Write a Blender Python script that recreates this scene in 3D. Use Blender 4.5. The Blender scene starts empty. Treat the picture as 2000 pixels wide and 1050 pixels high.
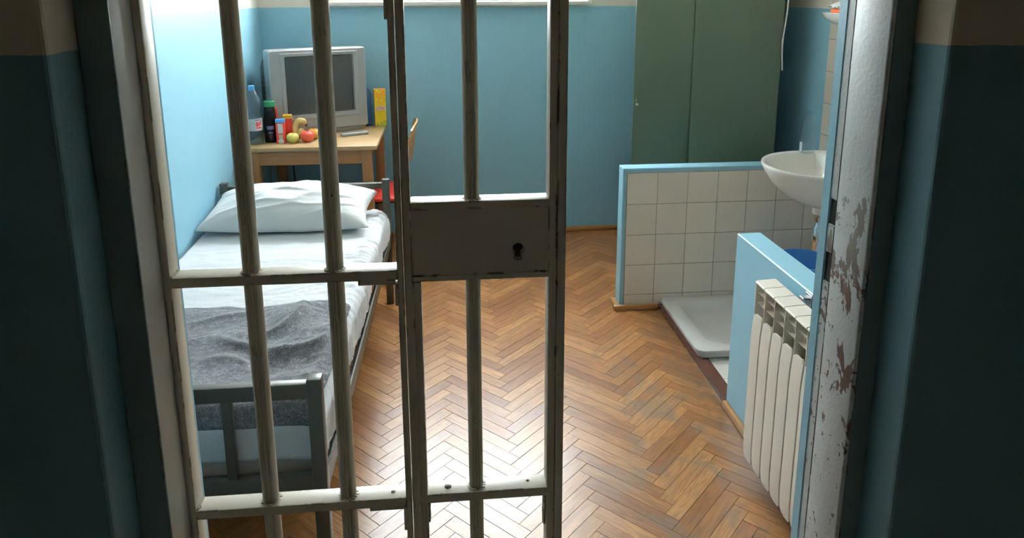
import bpy, bmesh, math, random
from mathutils import Vector, Matrix, noise
R = math.radians
PI = math.pi
scn = bpy.context.scene
COL = scn.collection
random.seed(7)

# ------------------------------------------------------------------ helpers
def bm_new():
    return bmesh.new()

def add_box(bm, x0, x1, y0, y1, z0, z1, bev=0.0, seg=2):
    t = bmesh.new()
    v = [t.verts.new((x, y, z)) for x in (x0, x1) for y in (y0, y1) for z in (z0, z1)]
    for q in ((0, 1, 3, 2), (4, 6, 7, 5), (0, 4, 5, 1), (2, 3, 7, 6), (0, 2, 6, 4), (1, 5, 7, 3)):
        t.faces.new([v[i] for i in q])
    bmesh.ops.recalc_face_normals(t, faces=t.faces)
    if bev > 0:
        bmesh.ops.bevel(t, geom=list(t.edges), offset=bev, segments=seg, affect='EDGES', profile=0.5)
    merge(bm, t)

def merge(bm, t, mat=None):
    if mat is not None:
        bmesh.ops.transform(t, matrix=mat, verts=t.verts)
    m = bpy.data.meshes.new('tmp')
    t.to_mesh(m); t.free()
    bm.from_mesh(m)
    bpy.data.meshes.remove(m)

def loft(bm, rings, cap0=True, cap1=True, closed=True):
    rv = [[bm.verts.new(p) for p in r] for r in rings]
    n = len(rv[0])
    for a, b in zip(rv[:-1], rv[1:]):
        for i in range(n if closed else n - 1):
            j = (i + 1) % n
            bm.faces.new((a[i], a[j], b[j], b[i]))
    if cap0: bm.faces.new(list(reversed(rv[0])))
    if cap1: bm.faces.new(rv[-1])

def lathe(bm, prof, c=(0, 0, 0), seg=24, axis='z', cap0=True, cap1=True):
    rings = []
    for r, h in prof:
        ring = []
        for k in range(seg):
            a = 2 * PI * k / seg
            p = (r * math.cos(a), r * math.sin(a), h)
            if axis == 'x': p = (h, r * math.cos(a), r * math.sin(a))
            if axis == 'y': p = (r * math.cos(a), -h, r * math.sin(a)); p = (p[0], h, p[2])
            ring.append((p[0] + c[0], p[1] + c[1], p[2] + c[2]))
        rings.append(ring)
    t = bmesh.new()
    loft(t, rings, cap0, cap1)
    bmesh.ops.recalc_face_normals(t, faces=t.faces)
    merge(bm, t)

def tube(bm, pts, r, seg=12, radii=None, squash=None):
    pts = [Vector(p) for p in pts]
    rings = []
    up = Vector((0.123, 0.31, 0.94)).normalized()
    n = len(pts)
    for i, p in enumerate(pts):
        d = (pts[min(i + 1, n - 1)] - pts[max(i - 1, 0)]).normalized()
        if abs(d.dot(up)) > 0.97: u0 = Vector((1, 0.1, 0))
        else: u0 = up
        a = d.cross(u0).normalized(); b = d.cross(a).normalized()
        rr = radii[i] if radii else r
        rings.append([p + (a * math.cos(2 * PI * k / seg) + b * math.sin(2 * PI * k / seg)) * rr for k in range(seg)])
    # keep rings aligned
    for i in range(1, n):
        best, bk = 1e9, 0
        for s in range(seg):
            dd = (rings[i][s] - rings[i - 1][0]).length
            if dd < best: best, bk = dd, s
        rings[i] = rings[i][bk:] + rings[i][:bk]
    t = bmesh.new()
    loft(t, rings)
    bmesh.ops.recalc_face_normals(t, faces=t.faces)
    merge(bm, t)

def smooth_path(pts, n=8):
    P = [Vector(p) for p in pts]
    P = [P[0] * 2 - P[1]] + P + [P[-1] * 2 - P[-2]]
    out = []
    for i in range(1, len(P) - 2):
        for k in range(n):
            t = k / n
            a, b, c, d = P[i - 1], P[i], P[i + 1], P[i + 2]
            out.append(0.5 * ((2 * b) + (c - a) * t + (2 * a - 5 * b + 4 * c - d) * t * t + (3 * b - a - 3 * c + d) * t ** 3))
    out.append(P[-2])
    return out

def rrect(x0, x1, z0, z1, r, y, n=5):
    pts = []
    for cx, cz, a0 in ((x1 - r, z0 + r, -90), (x1 - r, z1 - r, 0), (x0 + r, z1 - r, 90), (x0 + r, z0 + r, 180)):
        for k in range(n):
            a = R(a0 + 90 * k / (n - 1))
            pts.append((cx + r * math.cos(a), y, cz + r * math.sin(a)))
    return pts

ROOTM = {}
def obj(name, bm, mat, parent=None, local=False, base=None, smooth=True, angle=35, recalc=False):
    """one mesh object; geometry is given in world space (or in the parent's space when local)"""
    if recalc: bmesh.ops.recalc_face_normals(bm, faces=bm.faces)
    if parent is not None and not local:
        bmesh.ops.transform(bm, matrix=ROOTM[parent.name].inverted(), verts=bm.verts)
    off = None
    if parent is None and base is not None:
        bmesh.ops.translate(bm, vec=-Vector(base), verts=bm.verts)
    me = bpy.data.meshes.new(name)
    bm.to_mesh(me); bm.free()
    if smooth:
        me.shade_smooth()
        me.set_sharp_from_angle(angle=R(angle))
    for m in (mat if isinstance(mat, (list, tuple)) else [mat]):
        me.materials.append(m)
    o = bpy.data.objects.new(name, me)
    COL.objects.link(o)
    if base is not None and parent is None: o.location = base
    if parent is not None:
        o.parent = parent
        ROOTM[o.name] = ROOTM[parent.name]
    else:
        ROOTM[o.name] = Matrix.Translation(base) if base is not None else Matrix.Identity(4)
    return o

def thing(name, label, cat, loc, rotz=0, group=None):
    o = bpy.data.objects.new(name, None)
    o.empty_display_size = 0.05
    COL.objects.link(o)
    o.location = loc; o.rotation_euler = (0, 0, rotz)
    ROOTM[o.name] = Matrix.Translation(loc) @ Matrix.Rotation(rotz, 4, 'Z')
    return tag(o, label, cat, group)

def tag(o, label, cat, group=None, kind=None):
    o['label'] = label; o['category'] = cat
    if group: o['group'] = group
    if kind: o['kind'] = kind
    return o

def struct(o, label, cat):
    return tag(o, label, cat, kind='structure')

# ------------------------------------------------------------------ materials
class NT:
    def __init__(s, name):
        s.m = bpy.data.materials.new(name); s.m.use_nodes = True
        s.t = s.m.node_tree
        for n in list(s.t.nodes): s.t.nodes.remove(n)
        s.out = s.n('ShaderNodeOutputMaterial')
        s.b = s.n('ShaderNodeBsdfPrincipled')
        s.l(s.b.outputs[0], s.out.inputs[0])
    def n(s, t, **k):
        x = s.t.nodes.new(t)
        for a, b in k.items(): setattr(x, a, b)
        return x
    def l(s, a, b): s.t.links.new(a, b)
    def put(s, inp, v):
        if hasattr(v, 'is_output') or isinstance(v, bpy.types.NodeSocket): s.l(v, inp)
        else:
            if isinstance(v, (tuple, list)) and len(v) == 3 and inp.type == 'RGBA': v = (*v, 1)
            inp.default_value = v
    def set(s, **k):
        names = dict(color='Base Color', rough='Roughness', metal='Metallic', coat='Coat Weight', coatr='Coat Roughness',
                     spec='Specular IOR Level', trans='Transmission Weight', ior='IOR', normal='Normal', sheen='Sheen Weight', alpha='Alpha')
        for a, v in k.items(): s.put(s.b.inputs[names[a]], v)
        return s
    def pos(s): return s.n('ShaderNodeNewGeometry').outputs['Position']
    def objc(s): return s.n('ShaderNodeTexCoord').outputs['Object']
    def xyz(s, v):
        x = s.n('ShaderNodeSeparateXYZ'); s.l(v, x.inputs[0]); return x.outputs
    def comb(s, x, y, z):
        c = s.n('ShaderNodeCombineXYZ')
        for i, v in enumerate((x, y, z)): s.put(c.inputs[i], v)
        return c.outputs[0]
    def math(s, op, a, b=0.0, c=None, clamp=False):
        x = s.n('ShaderNodeMath', operation=op, use_clamp=clamp)
        s.put(x.inputs[0], a); s.put(x.inputs[1], b)
        if c is not None: s.put(x.inputs[2], c)
        return x.outputs[0]
    def noise(s, v, scale, detail=4, rough=0.55, dist=0.0):
        x = s.n('ShaderNodeTexNoise')
        s.l(v, x.inputs['Vector'])
        x.inputs['Scale'].default_value = scale; x.inputs['Detail'].default_value = detail
        x.inputs['Roughness'].default_value = rough; x.inputs['Distortion'].default_value = dist
        return x.outputs['Fac']
    def vor(s, v, scale, feature='F1'):
        x = s.n('ShaderNodeTexVoronoi', feature=feature)
        s.l(v, x.inputs['Vector']); x.inputs['Scale'].default_value = scale
        return x.outputs['Distance']
    def scale(s, v, k):
        x = s.n('ShaderNodeMapping'); s.l(v, x.inputs[0]); x.inputs['Scale'].default_value = k
        return x.outputs[0]
    def step(s, v, lo, hi):
        x = s.n('ShaderNodeMapRange', interpolation_type='SMOOTHSTEP'); x.clamp = True
        s.put(x.inputs[0], v); x.inputs[1].default_value = lo; x.inputs[2].default_value = hi
        return x.outputs[0]
    def mix(s, f, a, b):
        x = s.n('ShaderNodeMix', data_type='RGBA')
        s.put(x.inputs[0], f); s.put(x.inputs[6], a); s.put(x.inputs[7], b)
        return x.outputs[2]
    def mixf(s, f, a, b):
        x = s.n('ShaderNodeMix', data_type='FLOAT')
        s.put(x.inputs[0], f); s.put(x.inputs[2], a); s.put(x.inputs[3], b)
        return x.outputs[0]
    def ramp(s, f, stops):
        x = s.n('ShaderNodeValToRGB'); s.l(f, x.inputs[0])
        e = x.color_ramp.elements
        while len(e) < len(stops): e.new(0.5)
        for i, (p, c) in enumerate(stops):
            e[i].position = p; e[i].color = (*c, 1)
        return x.outputs[0]
    def bump(s, h, strength=0.3, dist=0.002, normal=None):
        x = s.n('ShaderNodeBump'); s.put(x.inputs['Height'], h)
        x.inputs['Strength'].default_value = strength; x.inputs['Distance'].default_value = dist
        if normal is not None: s.l(normal, x.inputs['Normal'])
        s.l(x.outputs[0], s.b.inputs['Normal']); return x.outputs[0]

def plain(name, col, rough=0.5, metal=0.0, var=0.06, nscale=25, bump=0.0, **k):
    s = NT(name)
    f = s.noise(s.objc(), nscale, 4)
    a = tuple(max(0, c * (1 - var)) for c in col); b = tuple(min(1, c * (1 + var)) for c in col)
    s.set(color=s.mix(f, a, b), rough=rough, metal=metal, **k)
    if bump: s.bump(f, bump, 0.002)
    return s.m

BLUE = (0.275, 0.515, 0.635)
CREAM = (0.78, 0.74, 0.66)
LINE_Z = 1.53

def m_wall(name='two_tone_wall_paint', BLUE=BLUE, CREAM=CREAM):
    s = NT(name); p = s.pos(); z = s.xyz(p)[2]
    w = s.math('MULTIPLY', s.math('SUBTRACT', s.noise(p, 14, 3), 0.5), 0.008)
    m = s.step(s.math('ADD', z, w), LINE_Z - 0.001, LINE_Z + 0.001)
    big = s.noise(p, 1.7, 5)
    blue = s.mix(big, tuple(c * 0.95 for c in BLUE), tuple(c * 1.05 for c in BLUE))
    sc = s.step(s.noise(s.scale(p, (3, 3, 16)), 6, 6, 0.7), 0.70, 0.74)
    blue = s.mix(s.math('MULTIPLY', sc, 0.10), blue, (0.24, 0.36, 0.42))
    s.set(color=s.mix(m, blue, CREAM), rough=s.mixf(m, 0.42, 0.85), spec=0.4)
    s.bump(s.math('ADD', s.noise(p, 160, 3), s.math('MULTIPLY', s.noise(p, 9, 4), 1.5)), 0.22, 0.0025)
    return s.m
M_wall = m_wall()
M_corr_dim = m_wall('dimmed_corridor_wall_paint', (0.138, 0.265, 0.305), (0.60, 0.53, 0.43))  # wall colours darkened to put the corridor side's dimness into the paint

def m_blue():
    s = NT('blue_gloss_paint'); p = s.pos()
    s.set(color=s.mix(s.noise(p, 3, 4), tuple(c * 0.95 for c in BLUE), tuple(c * 1.06 for c in BLUE)), rough=0.38)
    s.bump(s.math('ADD', s.noise(p, 110, 3), s.noise(p, 14, 4)), 0.22, 0.002)
    return s.m
M_blue = m_blue()

def m_tile(name, u, v, uo, vo, su, sv, col, grout, rough=0.25):
    """square glazed tiles; u, v = axis indices of world position"""
    s = NT(name); p = s.pos(); c = s.xyz(p)
    def ax(i, o, k):
        q = s.math('DIVIDE', s.math('SUBTRACT', c[i], o), k)
        f = s.math('FRACT', q)
        d = s.math('MULTIPLY', s.math('MINIMUM', f, s.math('SUBTRACT', 1.0, f)), k)
        return d, s.math('FLOOR', q)
    du, iu = ax(u, uo, su); dv, iv = ax(v, vo, sv)
    d = s.math('MINIMUM', du, dv)
    g = s.step(d, 0.0009, 0.0020)
    wn = s.n('ShaderNodeTexWhiteNoise', noise_dimensions='3D')
    s.l(s.comb(iu, iv, 0.37), wn.inputs[0])
    tint = s.mix(wn.outputs[0], tuple(k * 0.94 for k in col), tuple(min(1, k * 1.04) for k in col))
    dirt = s.step(s.noise(p, 5, 5), 0.5, 0.8)
    tint = s.mix(s.math('MULTIPLY', dirt, 0.18), tint, tuple(k * 0.75 for k in col))
    gl = s.mix(s.step(s.noise(p, 7, 3), 0.35, 0.65), grout, tuple(k * 0.55 for k in grout))
    s.set(color=s.mix(g, gl, tint), rough=s.mixf(g, 0.9, rough))
    s.bump(s.math('ADD', s.step(d, 0.0, 0.006), s.math('MULTIPLY', s.noise(p, 12, 2), 0.15)), 0.5, 0.0015)
    return s.m

def m_parquet():
    s = NT('herringbone_parquet')
    uv = s.n('ShaderNodeUVMap').outputs[0]
    g = s.n('ShaderNodeNewGeometry'); rnd = g.outputs['Random Per Island']; p = g.outputs['Position']
    st = s.scale(uv, (2.6, 22, 1))
    gr = s.noise(st, 1.6, 7, 0.64, 2.6)
    fine = s.noise(s.scale(uv, (9, 330, 1)), 1.0, 3, 0.6)
    base = s.ramp(rnd, [(0.0, (0.215, 0.082, 0.023)), (0.25, (0.275, 0.112, 0.031)), (0.55, (0.335, 0.145, 0.041)), (0.8, (0.42, 0.200, 0.064)), (1.0, (0.285, 0.108, 0.033))])
    dark = s.mix(0.55, base, (0.11, 0.042, 0.014))
    col = s.mix(s.step(gr, 0.36, 0.66), dark, base)
    col = s.mix(s.math('MULTIPLY', s.step(fine, 0.52, 0.75), 0.30), col, (0.15, 0.066, 0.026))
    # worn greyish patches with a shape of their own, towards the wash corner
    c = s.xyz(p)
    near = s.math('MULTIPLY', s.step(c[0], 0.25, 0.75), s.step(c[1], 3.5, 2.7))
    worn = s.step(s.noise(s.scale(p, (1, 1, 1)), 6.0, 7, 0.7, 0.9), 0.47, 0.64)
    wm = s.math('MULTIPLY', s.math('MULTIPLY', near, worn), 0.62)
    col = s.mix(wm, col, (0.145, 0.105, 0.072))
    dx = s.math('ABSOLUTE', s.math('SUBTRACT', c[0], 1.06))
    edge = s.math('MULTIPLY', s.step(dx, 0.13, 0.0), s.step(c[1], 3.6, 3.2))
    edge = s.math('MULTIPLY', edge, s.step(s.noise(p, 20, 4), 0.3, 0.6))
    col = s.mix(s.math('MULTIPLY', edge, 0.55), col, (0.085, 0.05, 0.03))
    rough = s.math('ADD', s.math('MULTIPLY', s.noise(p, 11, 5, 0.6), 0.16), s.math('MULTIPLY', wm, 0.2))
    rough = s.math('ADD', rough, s.math('ADD', 0.235, s.math('MULTIPLY', rnd, 0.05)))
    s.set(color=col, rough=rough, spec=0.45, coat=0.2, coatr=0.24)
    h = s.math('ADD', s.math('MULTIPLY', gr, 0.5), s.math('ADD', s.math('MULTIPLY', fine, 0.35), s.noise(p, 38, 4)))
    s.bump(h, 0.16, 0.0022)
    return s.m
M_parquet = m_parquet()
M_gap = plain('floor_joint_dirt', (0.035, 0.022, 0.014), 0.9)

def m_wood(name, a, b, axis=0, rough=0.42, sc=1.0):
    s = NT(name); o = s.objc()
    k = [22 * sc, 22 * sc, 22 * sc]; k[axis] = 1.6 * sc
    f = s.noise(s.scale(o, tuple(k)), 1.5, 6, 0.6, 0.8)
    f2 = s.noise(s.scale(o, tuple(q * 5 for q in k)), 1.2, 3, 0.6)
    col = s.mix(s.step(f, 0.3, 0.7), a, b)
    s.set(color=s.mix(s.math('MULTIPLY', f2, 0.25), col, tuple(c * 0.6 for c in a)), rough=rough)
    s.bump(f2, 0.08, 0.001)
    return s.m

def m_chipped(name, col, chip, rough=0.42, amount=0.0, edge=0.0055, cut=0.53):
    """oil paint over steel: chips at the edges and scattered specks"""
    s = NT(name); p = s.pos()
    tone = s.noise(p, 9, 5)
    paint = s.mix(tone, tuple(c * 0.9 for c in col), tuple(min(1, c * 1.07) for c in col))
    sp = s.noise(p, 42, 5, 0.62)
    m = s.step(sp, 0.715 - amount, 0.735 - amount)
    if edge:
        bv = s.n('ShaderNodeBevel'); bv.samples = 4; bv.inputs['Radius'].default_value = edge
        gn = s.n('ShaderNodeNewGeometry')
        dt = s.n('ShaderNodeVectorMath', operation='DOT_PRODUCT')
        s.l(bv.outputs[0], dt.inputs[0]); s.l(gn.outputs['Normal'], dt.inputs[1])
        e = s.step(dt.outputs['Value'], 0.99, 0.92)
        en = s.step(s.noise(s.scale(p, (1, 1, 0.55)), 24, 5, 0.65), cut, cut + 0.03)
        m = s.math('MAXIMUM', m, s.math('MULTIPLY', e, en))
    s.set(color=s.mix(m, paint, chip), rough=s.mixf(m, rough, 0.75))
    s.bump(s.math('ADD', s.math('MULTIPLY', s.noise(p, 85, 4), 0.6), s.math('MULTIPLY', m, -0.8)), 0.35, 0.0015)
    return s.m
M_gate = m_chipped('cream_oil_paint_on_steel', (0.74, 0.68, 0.58), (0.018, 0.014, 0.016), 0.36)
M_bar = m_chipped('cream_oil_paint_on_bars', (0.74, 0.68, 0.58), (0.018, 0.014, 0.016), 0.34, 0.0, 0.0012, 0.60)
M_frame = m_chipped('grey_oil_paint_on_steel', (0.54, 0.545, 0.51), (0.02, 0.016, 0.014), 0.36, -0.03)
M_bedsteel = m_chipped('olive_grey_enamel_on_steel', (0.062, 0.062, 0.049), (0.03, 0.028, 0.025), 0.36, -0.02)

def m_peel():
    s = NT('peeling_grey_paint'); p = s.pos(); c = s.xyz(p)
    paint = s.mix(s.noise(p, 12, 5), (0.48, 0.50, 0.50), (0.58, 0.60, 0.59))
    paint = s.mix(s.math('MULTIPLY', s.step(s.noise(s.scale(p, (1, 1, 0.4)), 12, 3), 0.62, 0.8), 0.5), paint, (0.33, 0.29, 0.25))
    band = s.math('MULTIPLY', s.step(c[2], 1.36, 1.16), s.step(c[2], 0.55, 0.95))
    thr = s.math('SUBTRACT', 0.675, s.math('MULTIPLY', band, 0.14))
    nz = s.noise(s.scale(p, (1, 1, 0.5)), 17, 7, 0.62, 0.5)
    fn = s.noise(s.scale(p, (1, 1, 0.7)), 75, 4, 0.6)
    m1 = s.step(s.math('SUBTRACT', nz, thr), 0.0, 0.012)
    m2 = s.math('MULTIPLY', s.step(fn, 0.625, 0.645), s.math('MULTIPLY', s.step(c[2], 1.45, 1.25), s.step(s.noise(p, 7, 3), 0.40, 0.55)))
    m = s.math('MAXIMUM', m1, m2)
    bv = s.n('ShaderNodeBevel'); bv.samples = 4; bv.inputs['Radius'].default_value = 0.008
    gn = s.n('ShaderNodeNewGeometry'); dt = s.n('ShaderNodeVectorMath', operation='DOT_PRODUCT')
    s.l(bv.outputs[0], dt.inputs[0]); s.l(gn.outputs['Normal'], dt.inputs[1])
    e = s.math('MULTIPLY', s.step(dt.outputs['Value'], 0.99, 0.90), s.step(s.noise(s.scale(p, (1, 1, 0.4)), 19, 5, 0.65), 0.44, 0.48))
    m = s.math('MAXIMUM', m, e)
    rustc = s.mix(s.step(c[2], 1.12, 1.22), s.mix(s.noise(p, 60, 3), (0.085, 0.045, 0.035), (0.16, 0.085, 0.06)), (0.20, 0.19, 0.155))
    s.set(color=s.mix(m, paint, rustc), rough=s.mixf(m, 0.42, 0.85))
    s.bump(s.math('ADD', s.math('MULTIPLY', m, -1.0), s.math('MULTIPLY', s.noise(p, 110, 4), 0.7)), 0.45, 0.002)
    return s.m
M_peel = m_peel()

M_hole = plain('unlit_hole', (0.004, 0.004, 0.004), 0.9)
M_chrome = plain('chrome', (0.75, 0.76, 0.78), 0.12, 1.0, 0.02)
M_steel = plain('galvanised_steel', (0.45, 0.45, 0.46), 0.4, 0.9)
M_porcelain = plain('white_porcelain', (0.80, 0.79, 0.76), 0.12, 0, 0.01, coat=0.5, coatr=0.05)
M_tray = plain('white_enamel_tray', (0.66, 0.66, 0.64), 0.28, 0, 0.05, 6)
M_rad = plain('cream_radiator_enamel', (0.74, 0.69, 0.615), 0.35, 0, 0.015)
M_white_paint = plain('white_window_paint', (0.75, 0.74, 0.70), 0.4, 0, 0.03)
M_green = None
def m_green():
    s = NT('dark_green_locker_paint'); p = s.pos()
    col = s.mix(s.noise(s.scale(p, (2, 2, 1)), 2.2, 3), (0.058, 0.092, 0.058), (0.074, 0.110, 0.070))
    s.set(color=col, rough=s.mixf(s.noise(p, 4, 3), 0.30, 0.42), spec=0.5)
    s.bump(s.noise(p, 190, 2), 0.07, 0.001)
    return s.m
M_green = m_green()

def m_cloth(name, col, k=700, bump=0.12, rough=0.9, wr=0.0):
    s = NT(name); o = s.pos()
    w = s.math('ADD', s.noise(o, k, 2), s.math('MULTIPLY', s.noise(s.scale(o, (5, 16, 9)), 1.6, 5, 0.6, 1.0), wr))
    s.set(color=s.mix(s.noise(o, 4, 3), tuple(c * 0.97 for c in col), col), rough=rough, sheen=0.15)
    s.bump(w, bump, 0.006)
    return s.m
M_sheet = m_cloth('white_cotton_sheet', (0.68, 0.69, 0.715), 500, 0.30, 0.85, 3.0)
M_pillow = m_cloth('white_cotton_pillowcase', (0.79, 0.80, 0.80), 500, 0.10, 0.85, 1.2)
M_mattress = plain('striped_ticking', (0.5, 0.48, 0.44), 0.9)
def m_wool():
    s = NT('grey_wool_blanket'); o = s.pos()
    f = s.noise(o, 260, 3, 0.8); g = s.noise(s.scale(o, (1, 1.3, 1)), 48, 4, 0.75)
    q = s.math('ADD', s.math('MULTIPLY', f, 0.6), s.math('MULTIPLY', g, 0.4))
    col = s.ramp(q, [(0.36, (0.045, 0.046, 0.055)), (0.50, (0.115, 0.117, 0.130)), (0.64, (0.36, 0.36, 0.38))])
    s.set(color=col, rough=0.95, sheen=0.3)
    s.bump(q, 0.5, 0.004)
    return s.m
M_wool = m_wool()
M_tabletop = m_wood('light_beech_laminate', (0.42, 0.27, 0.135), (0.49, 0.325, 0.165), 0, 0.38, 0.6)
M_tablewood = m_wood('varnished_beech', (0.245, 0.110, 0.036), (0.32, 0.155, 0.055), 2, 0.38)
M_apron = m_wood('varnished_beech_rail', (0.245, 0.110, 0.036), (0.32, 0.155, 0.055), 0, 0.38)
M_ply = m_wood('bent_beech_plywood', (0.42, 0.22, 0.085), (0.52, 0.29, 0.12), 1, 0.35)
M_skirt = m_wood('varnished_oak_skirting', (0.25, 0.115, 0.034), (0.35, 0.18, 0.06), 0, 0.35)
M_skirt_y = m_wood('varnished_oak_skirting_lengthwise', (0.25, 0.115, 0.034), (0.35, 0.18, 0.06), 1, 0.35)
M_red = plain('red_vinyl', (0.62, 0.03, 0.02), 0.4, 0, 0.05)
M_tubesteel = plain('dark_tube_steel', (0.06, 0.055, 0.05), 0.4, 0.6)
M_silver = plain('silver_grey_plastic', (0.42, 0.43, 0.44), 0.35, 0.25, 0.02)
M_silver_dark = plain('mid_grey_plastic', (0.30, 0.31, 0.32), 0.4, 0.2, 0.02)
M_black = plain('black_plastic', (0.018, 0.019, 0.022), 0.4)
M_screen = plain('dark_picture_tube_glass', (0.045, 0.052, 0.052), 0.13, 0, 0.01, spec=0.6)
M_white_pl = plain('white_plastic', (0.75, 0.75, 0.74), 0.4)
M_bluecap = plain('light_blue_plastic', (0.10, 0.36, 0.72), 0.4)
M_bucket = plain('blue_plastic', (0.05, 0.22, 0.55), 0.4)
M_greenlid = plain('green_metal_lid', (0.02, 0.20, 0.075), 0.35)
M_coffee = plain('dark_coffee_granules', (0.022, 0.013, 0.008), 0.6, 0, 0.6, 220, 0.5)
M_paper = plain('white_paper_label', (0.74, 0.76, 0.78), 0.6)
M_redprint = plain('red_print', (0.62, 0.05, 0.05), 0.5)
M_redpack = plain('red_packaging', (0.60, 0.04, 0.025), 0.4)
M_orange = plain('orange_packaging', (0.75, 0.24, 0.05), 0.5)
M_yellowlid = plain('yellow_plastic', (0.72, 0.44, 0.04), 0.4)
M_purple = plain('violet_print', (0.14, 0.13, 0.26), 0.5)
M_soap = plain('orange_soap', (0.75, 0.14, 0.03), 0.45)
M_film = plain('white_wrapping_film', (0.70, 0.70, 0.68), 0.35, 0, 0.05, 30, 0.3)
M_brown_tile = m_tile('brown_curb_tile', 1, 2, 2.19, -0.3, 0.30, 1.0, (0.085, 0.032, 0.022), (0.05, 0.04, 0.035), 0.2)
M_grey = plain('grey_box_paint', (0.3, 0.3, 0.3), 0.5)

def m_fruit(name, a, b, scale=14, dir=2):
    s = NT(name); o = s.objc(); c = s.xyz(o)
    f = s.math('ADD', s.math('MULTIPLY', s.noise(s.scale(o, (1, 1, 0.35)), scale * 3, 4), 0.6), s.math('MULTIPLY', c[dir], 8.0))
    s.set(color=s.mix(s.step(f, 0.25, 0.75), a, b), rough=0.32, coat=0.2)
    return s.m
M_redapple = m_fruit('red_apple_skin', (0.66, 0.12, 0.04), (0.66, 0.06, 0.04))
M_yelapple = m_fruit('yellow_green_apple_skin', (0.60, 0.52, 0.12), (0.68, 0.60, 0.16))
M_oraapple = m_fruit('orange_yellow_apple_skin', (0.72, 0.44, 0.08), (0.70, 0.30, 0.05))
M_banana = m_fruit('spotted_banana_skin', (0.48, 0.36, 0.10), (0.58, 0.45, 0.16), 9)
M_stalk = plain('brown_stalk', (0.09, 0.05, 0.025), 0.8)

def m_glass(name, tint, rough=0.03, refl=1.0, haze=0.0):
    """thin clear plastic or pane: see-through with a fresnel reflection"""
    s = NT(name)
    tr = s.n('ShaderNodeBsdfTransparent'); tr.inputs[0].default_value = (*tint, 1)
    gl = s.n('ShaderNodeBsdfGlossy'); gl.inputs['Roughness'].default_value = rough
    lw = s.n('ShaderNodeLayerWeight'); lw.inputs[0].default_value = 0.25
    bf = s.n('ShaderNodeNewGeometry').outputs['Backfacing']
    f = s.math('MULTIPLY', lw.outputs['Fresnel'], s.math('MULTIPLY', s.math('SUBTRACT', 1.0, bf), refl))
    f = s.math('ADD', f, s.math('MULTIPLY', s.noise(s.objc(), 30, 2), 0.02))
    mx = s.n('ShaderNodeMixShader')
    s.l(f, mx.inputs[0]); s.l(tr.outputs[0], mx.inputs[1]); s.l(gl.outputs[0], mx.inputs[2])
    if haze:
        df = s.n('ShaderNodeBsdfTranslucent'); df.inputs[0].default_value = (0.72, 0.82, 0.90, 1)
        d2 = s.n('ShaderNodeBsdfDiffuse'); d2.inputs[0].default_value = (0.72, 0.82, 0.90, 1)
        m1 = s.n('ShaderNodeMixShader'); m1.inputs[0].default_value = 0.5
        s.l(df.outputs[0], m1.inputs[1]); s.l(d2.outputs[0], m1.inputs[2])
        m2 = s.n('ShaderNodeMixShader'); m2.inputs[0].default_value = haze
        s.l(mx.outputs[0], m2.inputs[1]); s.l(m1.outputs[0], m2.inputs[2])
        mx = m2
    s.l(mx.outputs[0], s.out.inputs[0])
    return s.m
M_pane = m_glass('window_glass', (0.96, 0.98, 0.98))
M_pet = m_glass('clear_blue_tinted_plastic', (0.86, 0.93, 0.98), 0.08, 1.3, 0.13)
M_clear = m_glass('clear_glass', (0.88, 0.94, 0.96), 0.05, 1.6, 0.06)
M_water = m_glass('bottled_water', (0.95, 0.98, 0.995), 0.02, 0.25)

# ------------------------------------------------------------------ room dimensions
XL, XR, YB = -1.155, 1.95, 4.63           # cell
WF0, WF1 = 0.922, 1.143                    # front wall: corridor face, cell face
OX0, OX1, OZ = -0.487, 0.694, 2.16         # opening through the front wall
CZ = 2.95
WX0, WX1, WZ0, WZ1 = -0.75, 0.93, 1.56, 2.86   # window opening in the back wall
WT = 0.30

def boxes(name, mat, lst, label, cat, bev=0.0):
    bm = bm_new()
    for b in lst: add_box(bm, *b, bev)
    return struct(obj(name, bm, mat, smooth=False), label, cat)

boxes('wall_left', M_wall, [(XL - 0.2, XL, WF1, YB + WT, -0.1, CZ)], 'left cell wall, light blue below and cream above', 'wall')
WR = boxes('wall_right', M_wall, [(XR, XR + 0.2, WF1, YB + WT, -0.1, CZ)], 'right cell wall behind the washbasin, blue below and cream above', 'wall')
boxes('wall_back', M_wall, [(XL, XR, YB, YB + WT, -0.1, WZ0), (XL, WX0, YB, YB + WT, WZ0, CZ), (WX1, XR, YB, YB + WT, WZ0, CZ), (WX0, WX1, YB, YB + WT, WZ1, CZ)],
      'back cell wall under the window, blue below and cream above', 'wall')
boxes('wall_front', M_corr_dim, [(-5.0, OX0, WF0, WF1, -0.1, CZ), (OX1, 5.0, WF0, WF1, -0.1, CZ), (OX0 - 0.01, OX1 + 0.01, WF0, WF1, OZ, CZ)],
      'thick wall round the cell doorway, blue below and cream above, darkened in colour for the dim corridor side', 'wall', 0.005)
boxes('ceiling', plain('white_ceiling_paint', (0.8, 0.79, 0.76), 0.9), [(XL - 0.2, XR + 0.2, WF1, YB + WT, CZ, CZ + 0.1), (-5.2, 5.2, -2.7, WF1, CZ, CZ + 0.1)], 'white ceiling over cell and corridor', 'ceiling')
boxes('wall_corridor', plain('beige_corridor_paint', (0.74, 0.65, 0.53), 0.7), [(-5.2, 5.2, -2.7, -2.5, -0.1, CZ), (-5.2, -5.0, -2.5, WF1, -0.1, CZ), (5.0, 5.2, -2.5, WF1, -0.1, CZ)], 'corridor walls behind the camera', 'wall')
boxes('floor_corridor', plain('grey_corridor_terrazzo', (0.52, 0.46, 0.385), 0.5, 0, 0.3, 60), [(-5.0, 5.0, -2.5, 1.10, -0.06, 0.004)], 'grey corridor floor outside the cell door', 'floor')

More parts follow.
